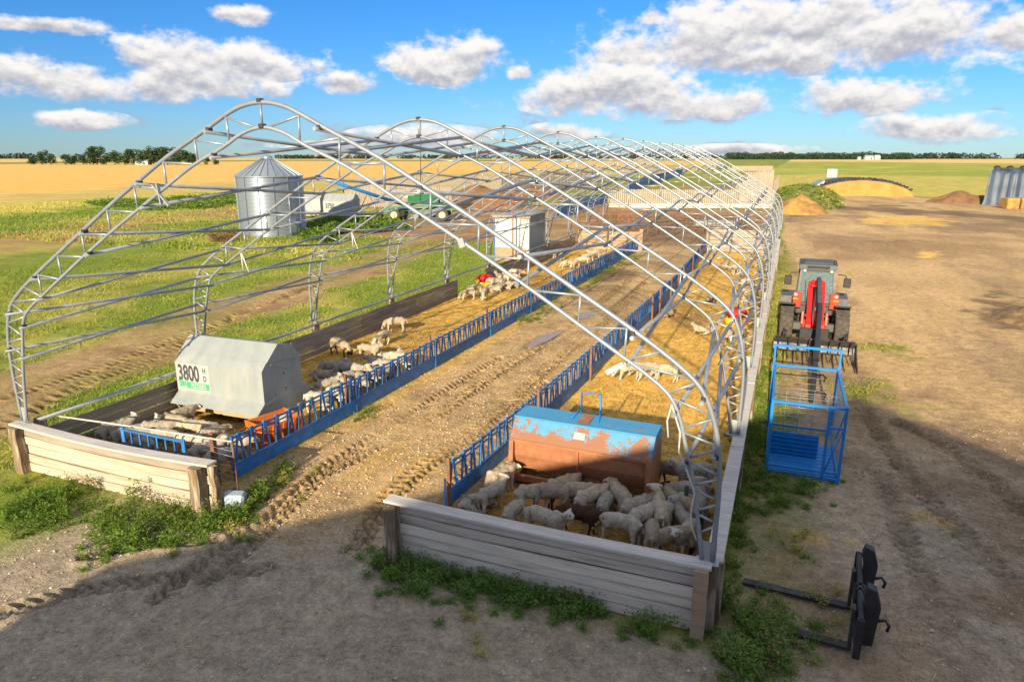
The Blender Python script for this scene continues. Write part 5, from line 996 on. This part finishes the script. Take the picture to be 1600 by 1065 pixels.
p = G(1590, 497); heap('manure_heap', 'dark mud and straw heap at the right edge of the yard', 'manure heap', (p.x+.4, p.y, 0), 1.6, 2.2, .55, pm('mud_straw', (.10, .065, .04), (.30, .19, .08), .95, 0, 2.5, bump=.9, bscale=9), 51, 1.3)
for (px, py, s_) in [(1003, 488, .6)]:
    p = G(px, py); heap('manure_heap', 'small dark manure heap against the right blue fence', 'manure heap', (p.x+.1, p.y, 0), .6, 1.8, .35, dirtpile, 30)
berm = heap('grass_berm', 'green overgrown earth bank right of the tall windbreak', 'earth bank', (2.2, 134, 0), 6.0, 30, 1.9, pm('berm_grass', (.11, .17, .025), (.32, .27, .06), .95, 0, .5, bump=.6, bscale=3), 40, 2.4)
# silage clamp
p0 = G(1268, 305); p1 = G(1398, 304); t = thing('silage_clamp', 'silage clamp with golden cut face under a black tyre weighted cover', 'silage clamp', (p0.x, p0.y, 0), R(4)); Wc = (p1-p0).length
pf = [(Wc*f, 0, 2.8*math.sin(math.pi*min(1, max(0, f)))**.5) for f in np.linspace(0, 1, 25)]
def clamp(off, y0, y1, mat, name, sc_=1.0):
    m = MB(); a = [(x, y0+.12*math.sin(x*1.7), z*sc_+off) for x, _, z in pf]; b_ = [(x, y1, z*sc_+off) for x, _, z in pf]; n = len(a)
    m.add(a+b_+[(x, y0+.12*math.sin(x*1.7), off-.3) for x, _, z in pf], [(i, i+1, n+i+1, n+i) for i in range(n-1)]+[(2*n+i, 2*n+i+1, i+1, i) for i in range(n-1)]); return m.build(name, mat, t)
clamp(0, 0, 16, silage, 'silage_face'); clamp(.16, .5, 16.2, blackcover, 'cover', 1.03)
ty = MB().lathe([(.2, -.1), (.4, -.13), (.45, 0), (.4, .13), (.2, .1)], n=12).mesh('weight_tyre'); ty.materials.append(blackcover)
for i in range(26):
    f = .03+.94*i/25; zz = 2.8*math.sin(math.pi*f)**.5*1.03+.3
    o = bpy.data.objects.new('weight_tyre', ty); col.objects.link(o); o.parent = t; o.location = (Wc*f, .7+rnd.uniform(0, .5), zz); o.rotation_euler = (rnd.uniform(-.2, .2), R(rnd.uniform(-20, 20)), 0)
MB().extr([(-.6, 1.2, 0), (.6, 1.2, 1.7), (2.2, 1.2, 2.75), (2.2, 1.2, 2.4), (1.0, 1.2, 0)], (0, 10, 0)).build('side_sheet', galvflat, t)
p = G(1291, 290); o = MB().box((0, 0, 1.1), (2.6, 1.8, 2.2), None, .15).box((0, -.93, 1.1), (2.3, .06, 1.9), None).box((0, 0, 2.25), (2.2, 1.4, .12), None, .04).build('water_tank', galvflat, loc=(p.x+1, p.y, 1.9)); tag(o, 'small grey tank standing on the back of the silage clamp', 'tank')
# tarped stack and bale
p = G(1537, 320); t = thing('tarped_stack', 'tall feed stack under blue tarpaulin at the right edge', 'tarped stack', (p.x, p.y, 0), R(-16))
v = []; n = 60
for (z, off) in ((0, -.4), (.8, -.15), (2.6, 0), (4.6, .12), (5.2, .5), (5.35, 4)):
    for i in range(n): x = 20*i/(n-1); v.append((x+(off*.6 if i == 0 else 0), off+.14*math.sin(i*1.9)*(1 if z < 5 else .2)+.1*mnoise.noise(Vector((x*1.3, z, 0))), z+(.25*mnoise.noise(Vector((x*.7, z, 4))) if z > 2 else 0)))
MB().add(v, [(r*n+i, r*n+i+1, (r+1)*n+i+1, (r+1)*n+i) for r in range(5) for i in range(n-1)], True).build('tarp', bluetarp, t)
MB().box((10.2, 7.2, 2.5), (19.6, 13.4, 5.0), None, .3).build('stacked_feed', bluetarp, t)
MB().box((10, 3.5, 5.3), (19, 5.6, .3), None, .1).build('top_cover', blackcover, t)
for i in range(12):
    o = bpy.data.objects.new('weight_tyre', ty); col.objects.link(o); o.parent = t; o.location = (.8+i*1.6, .9+rnd.uniform(-.1, .3), 5.55); o.rotation_euler = (R(20), 0, 0)
p = G(1576, 326); o = MB().box((0, 0, .75), (1.6, 2.2, 1.5), None, .08).box((2.0, .3, .75), (1.9, 2.2, 1.5), Euler((0, 0, .06)), .08).build('straw_bale', straw_m, loc=(p.x, p.y, 0), rot=(0, 0, .2)); tag(o, 'golden square straw bales in front of the blue tarpaulin', 'straw bale')
# ================================================================== MACHINE BARN behind the viewpoint (its gable throws the shadow over the yard)
t = thing('machine_barn', 'large gabled machine barn behind the viewpoint shading the near yard', 'barn', (3.0, -9.0, 0)); hw = 13.0; eh = 5.5; ph_ = 10.45
cladd = pm('barn_cladding', (.40, .39, .36), (.35, .34, .31), .6, .1, 1)
MB().extr([(-hw, 0, 0), (hw, 0, 0), (hw, 0, eh), (0, 0, ph_), (-hw, 0, eh)], (0, -30, 0)).build('wall', cladd, t)
MB().extr([(-hw-.3, .15, eh-.1), (0, .15, ph_+.05), (hw+.3, .15, eh-.1), (hw+.3, .15, eh+.05), (0, .15, ph_+.2), (-hw-.3, .15, eh+.05)], (0, -30.3, 0)).build('roof', galvflat, t)
MB().box((0, .04, 2.2), (6, .08, 4.4), None, .01).build('sliding_door', whitep, t)

# ================================================================== FAR BUILDINGS AND TREES
def house(label, px, py, w_, dpt, h, rh, mat, roofm):
    p = G(px, py); t = thing('farm_building', label, 'building', (p.x, p.y, 0), R(20), 'far farm buildings'); MB().box((0, 0, h/2), (w_, dpt, h)).build('wall', mat, t)
    MB().extr([(-w_/2-.4, -dpt/2-.3, h), (-w_/2-.4, 0, h+rh), (-w_/2-.4, dpt/2+.3, h)], (w_+.8, 0, 0)).build('roof', roofm, t); MB().box((w_*.2, -dpt/2-.05, h*.45), (w_*.2, .1, h*.7)).build('door', greyp, t)
house('white farm building with grey roof before the far right trees', 1357, 249.5, 26, 14, 8, 6, whitep, galvflat)
house('small white farm house right of the far building', 1370, 249.5, 16, 12, 7, 7, whitep, whitep)
house('tiny white shed left of the far white building', 1342, 249.5, 9, 8, 6, 4, whitep, galvflat)
house('small white house among the trees on the left horizon', 225, 257.5, 12, 8, 3.2, 2, whitep, galvflat)
leafm = attr_mat('far_leaves', .9, .25); barkm = pm('bark', (.12, .09, .07), (.08, .06, .05), .9)
def leaves_mesh(name, centers, radii, nleaf, size, cols, seed):
    r = np.random.default_rng(seed); V_ = []; Cc = []
    k_ = r.integers(0, len(centers), nleaf); d = r.normal(size=(nleaf, 3)); d /= np.linalg.norm(d, axis=1)[:, None]; rad = r.random(nleaf)**.35
    RD = np.array(radii, float); RD = RD[:, None] if RD.ndim == 1 else RD; c = np.array(centers)[k_]+d*rad[:, None]*RD[k_]; u = r.normal(size=(nleaf, 3)); u /= np.linalg.norm(u, axis=1)[:, None]; w_ = np.cross(u, r.normal(size=(nleaf, 3))); w_ /= np.linalg.norm(w_, axis=1)[:, None]
    s_ = size*(.6+.8*r.random(nleaf))[:, None]; V_ = np.stack([c-u*s_, c+w_*s_*.6, c+u*s_, c-w_*s_*.6], 1).reshape(-1, 3); cl = np.array(cols)[r.integers(0, len(cols), nleaf)]*(.8+.4*r.random((nleaf, 1)))
    return quad_mesh(name, V_, np.repeat(cl, 4, 0))
def quad_mesh(name, V_, Cc):
    n = len(V_)//4; me = bpy.data.meshes.new(name); me.vertices.add(len(V_)); me.vertices.foreach_set('co', V_.astype(np.float32).ravel()); me.loops.add(4*n); me.loops.foreach_set('vertex_index', np.arange(4*n)); me.polygons.add(n); me.polygons.foreach_set('loop_start', np.arange(0, 4*n, 4)); me.polygons.foreach_set('loop_total', np.full(n, 4)); me.update(calc_edges=True)
    ca = me.color_attributes.new('Col', 'FLOAT_COLOR', 'POINT'); ca.data.foreach_set('color', np.concatenate([Cc, np.ones((len(Cc), 1))], 1).astype(np.float32).ravel()); return me
crowns = []
for s_ in range(4):
    rr = random.Random(s_+60); cs = [(rr.uniform(-3, 3), rr.uniform(-3, 3), rr.uniform(2.5, 10)) for _ in range(11)]; rd = [rr.uniform(1.6, 3.0) for _ in cs]; cm = leaves_mesh('crown', cs, rd, 900, .55, [(.045, .085, .03), (.03, .06, .025), (.07, .11, .035)], s_); cm.materials.append(leafm); crowns.append(cm)
trunk_me = MB().tube([(0, 0, 0), (.1, 0, 3), (0, .2, 7)], .35, 7, True, .12).tube([(.05, 0, 3), (1.8, .6, 6.5)], .16, 5, True, .06).tube([(0, 0, 4), (-1.7, -.5, 7.2)], .15, 5, True, .06).mesh('trunk'); trunk_me.materials.append(barkm)
def tree(px, py, s_, label, i, group):
    p = G(px, py); t = thing('tree', label, 'tree', (p.x, p.y, 0), i*1.7, group); t.scale = (s_*1.25, s_*1.25, s_)
    for nm, me_ in (('trunk', trunk_me), ('crown', crowns[i % 4])): o = bpy.data.objects.new(nm, me_); col.objects.link(o); o.parent = t
tl = [(52, 1.0), (66, 1.35), (80, 1.1), (104, 1.0), (116, 1.15), (130, 1.05), (146, 1.2), (152, 1.75), (166, 1.2), (180, 1.3), (196, 1.2), (208, 1.5), (222, 1.4), (236, 1.5), (248, 1.75), (262, 1.7), (276, 1.5), (292, 1.45), (304, 1.1), (325, .7), (338, .65)]
for i, (px, s_) in enumerate(tl): tree(px, 257.5, s_*.88, 'dark green tree, %s from the left in the belt on the left horizon' % (['first']+ORD[1:]+['fifteenth', 'sixteenth', 'seventeenth', 'eighteenth', 'nineteenth', 'twentieth', 'twenty-first'])[i], i, 'tree belt on the left horizon')
# distant woods that read as one mass
cs = []; rd = []
for i in range(150):
    px = 1135+285*i/149; p = G(px, 249.2+rnd.uniform(-.25, .2)); hgt = 9+8*mnoise.noise(Vector((px*.03, 2, 0)))+5*mnoise.noise(Vector((px*.13, 5, 0))); cs.append((p.x, p.y, 6)); rd.append((13, 13, max(7, 9+hgt)))
m = leaves_mesh('far_wood', cs, np.array(rd), 26000, 2.6, [(.035, .07, .04), (.03, .055, .035), (.05, .085, .045)], 5); o = obj('far_wood', m, leafm, kind='stuff'); tag(o, 'dark green wood along the right horizon', 'wood')
cs = []; rd = []
for i in range(170):
    px = [rnd.uniform(430, 1125), rnd.uniform(1420, 1700), rnd.uniform(-60, 45)][0 if i < 90 else 1 if i < 145 else 2]; p = G(px, 248.3); cs.append((p.x, p.y, 8)); rd.append((40, 40, 12*(1 if i < 90 else 1.7)))
m = leaves_mesh('far_wood', cs, np.array(rd), 9000, 6.0, [(.05, .08, .06), (.04, .065, .05)], 8); o = obj('far_wood', m, leafm, kind='stuff'); tag(o, 'thin broken line of shelter belts on the skyline', 'wood')
# ================================================================== PLANTS AND LITTER
plantm = attr_mat('weed_leaves', .75, .3); strawm = attr_mat('loose_straw', .8, .1); clodm = attr_mat('soil_clods', .95)
def weeds(name, label, spots, seed, cols, leaf=(.06, .009), per=70, cat='weeds'):
    """bushy weeds: thin leaves set round leaning stems; spots = (x, y, height, radius)"""
    r = np.random.default_rng(seed); S = np.array(spots); n = len(S); idx = np.repeat(np.arange(n), per); N = len(idx); h = S[idx, 2]; rad = S[idx, 3]
    nst = 9; stem = r.integers(0, nst, N); ang = (stem/nst*2*np.pi+idx*1.3); lean = (.25+.75*((stem*7919+idx*31) % 13)/13)
    t = r.random(N)**.75; z = t*h*(1-.35*lean); rr = rad*lean*t**1.2
    base = np.stack([S[idx, 0]+rr*np.cos(ang)+r.normal(size=N)*.025, S[idx, 1]+rr*np.sin(ang)+r.normal(size=N)*.025, z+.0], 1)
    la = ang+r.normal(size=N)*1.1; le = r.uniform(-.1, 1.1, N); d = np.stack([np.cos(la)*np.cos(le), np.sin(la)*np.cos(le), np.sin(le)], 1); ln = leaf[0]*(.6+1.1*r.random(N))*(h/.35)**.4; sidev = np.cross(d, np.array((0, 0, 1.0))+r.normal(size=(N, 3))*.5); sidev /= np.linalg.norm(sidev, axis=1)[:, None]
    wd_ = leaf[1]*(.7+.8*r.random(N)); tip = base+d*ln[:, None]+np.array((0, 0, -1.0))*(ln*.18)[:, None]; midp = base+d*(ln*.5)[:, None]
    V_ = np.stack([base, midp+sidev*wd_[:, None], tip, midp-sidev*wd_[:, None]], 1).reshape(-1, 3); cl = np.array(cols)[(idx*5+r.integers(0, 2, N)) % len(cols)]*(.7+.6*r.random((N, 1)))
    m = quad_mesh(name, V_, np.repeat(cl, 4, 0)); o = obj(name, m, plantm, kind='stuff'); return tag(o, label, cat)
def pxspots(poly, n, h, rad, seed, edge=.35):
    """plants inside a patch outlined by photo pixels on the ground"""
    r = random.Random(seed); g = [G(*p) for p in poly]; xs = [p.x for p in g]; ys_ = [p.y for p in g]; out = []; tries = 0
    while len(out) < n and tries < n*40:
        tries += 1; x = r.uniform(min(xs), max(xs)); y = r.uniform(min(ys_), max(ys_)); ins = False; j = len(g)-1
        for i in range(len(g)):
            if (g[i].y > y) != (g[j].y > y) and x < (g[j].x-g[i].x)*(y-g[i].y)/(g[j].y-g[i].y)+g[i].x: ins = not ins
            j = i
        if ins and mnoise.noise(Vector((x*1.4, y*1.4, seed))) > -.25: s_ = r.uniform(.55, 1.2); out.append((x, y, h*s_*r.choice((.35, .6, 1, 1.1)), rad*s_))
    for (x, y, hh, rr_) in list(out)[:]:
        if r.random() < .55: out.append((x+r.gauss(0, .45), y+r.gauss(0, .4), h*r.uniform(.15, .4), rad*.5))
    return out
GR = [(.12, .21, .03), (.16, .25, .04), (.20, .27, .05), (.10, .17, .03)]; YG = [(.30, .31, .06), (.38, .35, .10), (.21, .25, .05)]; DK = [(.13, .24, .05), (.17, .28, .06), (.21, .30, .08), (.32, .29, .13)]
weeds('weeds', 'bushy green weeds along the foot of the left front wall', pxspots([(0, 770), (60, 760), (180, 800), (330, 812), (420, 770), (400, 815), (330, 850), (150, 875), (140, 820), (0, 850)], 170, .42, .3, 1, GR+YG[2:]), 21, GR+YG[2:], per=130)
weeds('weeds', 'weeds and grass round the mouth of the left feed fence', pxspots([(345, 800), (420, 745), (470, 720), (455, 750), (400, 800), (350, 850)], 55, .3, .18, 2), 22, GR+YG, per=90)
weeds('weeds', 'dark green weeds along the foot of the right front wall', pxspots([(580, 880), (620, 865), (800, 910), (1090, 975), (1095, 1010), (950, 985), (760, 945), (650, 935), (590, 915)], 150, .34, .26, 3), 23, DK+GR[:1], per=130)
weeds('weeds', 'tall green weeds at the front right corner of the barn', pxspots([(1105, 990), (1130, 900), (1150, 960), (1235, 985), (1230, 1050), (1190, 1075), (1110, 1065)], 95, .42, .3, 4), 24, DK+GR[:2], per=140)
weeds('weeds', 'grass and weeds along the outside of the right wall', pxspots([(1122, 880), (1168, 660), (1195, 560), (1205, 620), (1190, 740), (1310, 765), (1240, 790), (1180, 810), (1150, 890)], 230, .26, .22, 5), 25, GR+DK[:1], per=80)
weeds('weeds', 'low grass strip along the right wall beside the loader', pxspots([(1185, 570), (1198, 420), (1215, 360), (1235, 400), (1215, 480), (1205, 560)], 260, .16, .22, 6), 26, GR+YG, per=40)
weeds('weeds', 'green weeds under the left blue fence in the alley', pxspots([(800, 505), (870, 455), (920, 425), (985, 395), (1000, 405), (960, 428), (905, 462), (825, 520)], 150, .34, .28, 7), 27, GR, per=80)
weeds('weeds', 'few weeds at the base of the near left blue panels', pxspots([(545, 665), (575, 640), (600, 640), (565, 670)], 7, .3, .2, 8), 28, GR, per=110)
for i, (px, py, n, h, lab) in enumerate([(1350, 610, 16, .35, 'clump of yellow green weeds right of the blue cage'), (1380, 545, 14, .22, 'thin weed patch right of the loader bucket'), (1300, 965, 9, .2, 'grass tuft between the pallet forks'), (1262, 862, 7, .16, 'small grass tuft behind the pallet forks'), (1245, 590, 12, .15, 'grass growing behind the blue cage'), (770, 985, 4, .14, 'tiny weed on the gravel in front of the right wall')]):
    p = G(px, py); r = random.Random(i+70); weeds('weeds', lab, [(p.x+r.gauss(0, .35), p.y+r.gauss(0, .4), h*r.uniform(.6, 1.2), h*.8) for _ in range(n)], 40+i, YG+GR[:2], per=80)
# wall ledge weeds
weeds('weeds', 'weeds sprouting through the lower boards of the right front wall', [(-3.2+rnd.gauss(0, .55), 9.2, .32*rnd.uniform(.6, 1.1), .14) for _ in range(16)], 52, DK, per=70)
weeds('weeds', 'tall weed sprig before the middle of the left front wall', [(-11.95, 9.0, .72, .16), (-12.15, 9.02, .5, .14), (-13.4, 9.05, .45, .1)], 53, GR, per=150)
# tall green growth round the grain bin and behind the windbreak
weeds('weeds', 'tall green growth to the right of the grain bin', pxspots([(462, 365), (500, 340), (585, 345), (625, 352), (640, 362), (560, 366), (500, 382)], 150, .85, .9, 9), 54, GR+YG[2:], leaf=(.3, .06), per=60)
weeds('weeds', 'dark green tall grass to the left of the grain bin', pxspots([(120, 318), (365, 305), (365, 325), (230, 330)], 340, .6, 1.2, 10), 55, GR+YG[2:], leaf=(.3, .06), per=40)
weeds('weeds', 'dry dead stalks before the left side of the grain bin', pxspots([(330, 372), (365, 366), (368, 378), (335, 382)], 26, .7, .7, 12), 58, [(.2, .12, .06), (.26, .17, .08)], leaf=(.25, .03), per=40)
weeds('weeds', 'rough weeds growing over the bank by the tall windbreak', [(1.6+rnd.uniform(-3.4, 3.4), rnd.uniform(102, 160), 0, 0) for _ in range(1)] and [(x, y, .45*rnd.uniform(.4, 1.4), .9) for x, y in [(2.0+rnd.uniform(-4.8, 5.0), rnd.uniform(105, 160)) for _ in range(260)]], 56, GR+YG, leaf=(.3, .05), per=36)
bo = bpy.data.objects[-1] if False else None
# lift the bank weeds onto the bank surface
wo_ = [o for o in col.objects if o.get('label', '').startswith('rough weeds growing over')][0]; P_ = np.empty(len(wo_.data.vertices)*3, np.float32); wo_.data.vertices.foreach_get('co', P_); P_ = P_.reshape(-1, 3); rr_ = np.hypot((P_[:, 0]-2.2)/6.0, (P_[:, 1]-134)/30); P_[:, 2] += 1.8*np.clip(1-rr_**2.4, 0, 1); wo_.data.vertices.foreach_set('co', P_.ravel()); wo_.data.update()
# grass cover of the left field: clumps of blades where the ground is grassy
def blades(name, label, n, box, hgt, wid, cols, seed, ymin_g=.5, cat='grass', soft=True):
    r = np.random.default_rng(seed); x = r.uniform(box[0], box[1], n*3); y = box[2]+(box[3]-box[2])*r.random(n*3)**1.35
    i = np.clip(np.searchsorted(gy, y), 0, nrow-1); j = np.clip(np.searchsorted(gx, x), 0, ncol-1); ok = (grassy[i, j] > ymin_g) & (np.array([mnoise.noise(Vector((a*.5, b*.5, 3))) for a, b in zip(x, y)]) > -.22); x, y, i, j = x[ok][:n], y[ok][:n], i[ok][:n], j[ok][:n]; N = len(x)
    a = r.uniform(0, 2*np.pi, N); h = hgt*(.4+.9*r.random(N)); wd_ = wid*(.6+.8*r.random(N)); b = np.stack([x, y, Z[i, j]-.02], 1); sd_ = np.stack([np.cos(a), np.sin(a), 0*a], 1)*wd_[:, None]; ln = np.stack([r.normal(size=N)*.6*h, r.normal(size=N)*.6*h, h], 1)
    V_ = np.stack([b-sd_, b+sd_, b+ln*.97+sd_*.25, b+ln-sd_*.25], 1).reshape(-1, 3); gc = C[i, j]; cl = gc*.75+np.array(cols)[r.integers(0, len(cols), N)]*.35; cl = cl*(.75+.5*r.random((N, 1)))
    o = obj(name, quad_mesh(name, V_, np.repeat(cl, 4, 0)), plantm, kind='stuff'); return tag(o, label, cat)
blades('grass', 'short green and yellow grass covering the field left of the barn', 95000, (-46, -15.9, 8, 60), .11, .02, GR+YG, 61)
blades('grass', 'rough grass of the farther left field beyond the lane', 36000, (-110, -28, 40, 120), .22, .06, GR+YG, 62)
blades('grass', 'sparse grass on the strip between right wall and yard', 9000, (-.4, 3.5, 12, 46), .13, .02, GR+YG, 63)
# loose straw on the pens
r = np.random.default_rng(90); n = 36000; side = r.random(n) < .5; x = np.where(side, r.uniform(-15.5, -11.1, n), r.uniform(-5.3, -.85, n)); y = 9.7+42*r.random(n)**1.6; a = r.uniform(0, np.pi, n); ln = .05+.1*r.random(n); i = np.clip(np.searchsorted(gy, y), 0, nrow-1); j = np.clip(np.searchsorted(gx, x), 0, ncol-1)
c = np.stack([x, y, Z[i, j]+.012+.02*r.random(n)], 1); d = np.stack([np.cos(a)*ln, np.sin(a)*ln, r.normal(size=n)*.018], 1); s_ = np.stack([-np.sin(a), np.cos(a), 0*a], 1)*.009
cl = np.array([(.68, .44, .10), (.58, .36, .075), (.74, .53, .18), (.40, .24, .06)])[r.integers(0, 4, n)]; keep = (y > 13.5) | (r.random(n) < .3)
o = obj('loose_straw', quad_mesh('loose_straw', np.stack([c-d-s_, c-d+s_, c+d+s_, c+d-s_], 1)[keep].reshape(-1, 3), np.repeat(cl[keep], 4, 0)), strawm, kind='stuff'); tag(o, 'golden loose straw strewn over the floors of both pens', 'straw')
# straw scraps blown over the alley and yard
r = np.random.default_rng(91); n = 9000; x = np.concatenate([r.uniform(-10.8, -5.7, n//2), r.uniform(-13, 9, n-n//2)]); y = np.concatenate([9+40*r.random(n//2)**1.4, 4+26*r.random(n-n//2)**1.2]); ok = (np.array([mnoise.noise(Vector((a*.6, b*.35, 8))) for a, b in zip(x, y)]) > .05) & ~((x > -16) & (x < -11) & (y > 9)) & ~((x > -5.7) & (x < -.5) & (y > 9)); x, y = x[ok], y[ok]; n = len(x)
a = r.uniform(0, np.pi, n); ln = .03+.08*r.random(n); i = np.clip(np.searchsorted(gy, y), 0, nrow-1); j = np.clip(np.searchsorted(gx, x), 0, ncol-1); c = np.stack([x, y, Z[i, j]+.012], 1); d = np.stack([np.cos(a)*ln, np.sin(a)*ln, r.normal(size=n)*.01], 1); s_ = np.stack([-np.sin(a), np.cos(a), 0*a], 1)*.006; cl = np.array([(.60, .45, .20), (.50, .36, .14), (.34, .24, .11)])[r.integers(0, 3, n)]
o = obj('straw_scraps', quad_mesh('straw_scraps', np.stack([c-d-s_, c-d+s_, c+d+s_, c+d-s_], 1).reshape(-1, 3), np.repeat(cl, 4, 0)), strawm, kind='stuff'); tag(o, 'thin straw scraps blown over the alley and yard', 'straw')
# clods and pebbles on bare soil
r = np.random.default_rng(95); n = 32000; x = np.concatenate([r.uniform(-14, 7, n*2//3), r.uniform(-11, -5.6, n-n*2//3)]); y = np.concatenate([3.5+17*r.random(n*2//3)**1.2, 9+26*r.random(n-n*2//3)**1.3]); i = np.clip(np.searchsorted(gy, y), 0, nrow-1); j = np.clip(np.searchsorted(gx, x), 0, ncol-1)
ok = (grassy[i, j] < .25) & ~((x > -15.7) & (x < -10.9) & (y > 9.2)) & ~((x > -5.9) & (x < -.5) & (y > 9.2)); x, y, i, j = x[ok], y[ok], i[ok], j[ok]; n = len(x); s_ = .007+.028*r.random(n)**4
octa = np.array([(1, 0, 0), (0, 1, 0), (-1, 0, 0), (0, -1, 0), (0, 0, .8), (0, 0, -.5)]); q4 = [(0, 1, 4, 4), (1, 2, 4, 4), (2, 3, 4, 4), (3, 0, 4, 4)]
vv = octa[None]*s_[:, None, None]*(.7+.6*r.random((n, 6, 3)))+np.stack([x, y, Z[i, j]+s_*.3], 1)[:, None]
F_ = (np.arange(n)[:, None, None]*6+np.array([(0, 1, 4), (1, 2, 4), (2, 3, 4), (3, 0, 4)])[None]).reshape(-1, 3); me = bpy.data.meshes.new('clods'); me.from_pydata(vv.reshape(-1, 3).tolist(), [], F_.tolist()); me.update()
cl = np.where((r.random(n) < .35)[:, None], np.array((.50, .45, .38)), C[i, j]*1.05)*(.7+.5*r.random((n, 1))); ca = me.color_attributes.new('Col', 'FLOAT_COLOR', 'POINT'); ca.data.foreach_set('color', np.concatenate([np.repeat(cl, 6, 0), np.ones((n*6, 1))], 1).astype(np.float32).ravel())
o = obj('clods', me, clodm, kind='stuff'); tag(o, 'small clods and pale pebbles scattered on the bare soil', 'pebbles')
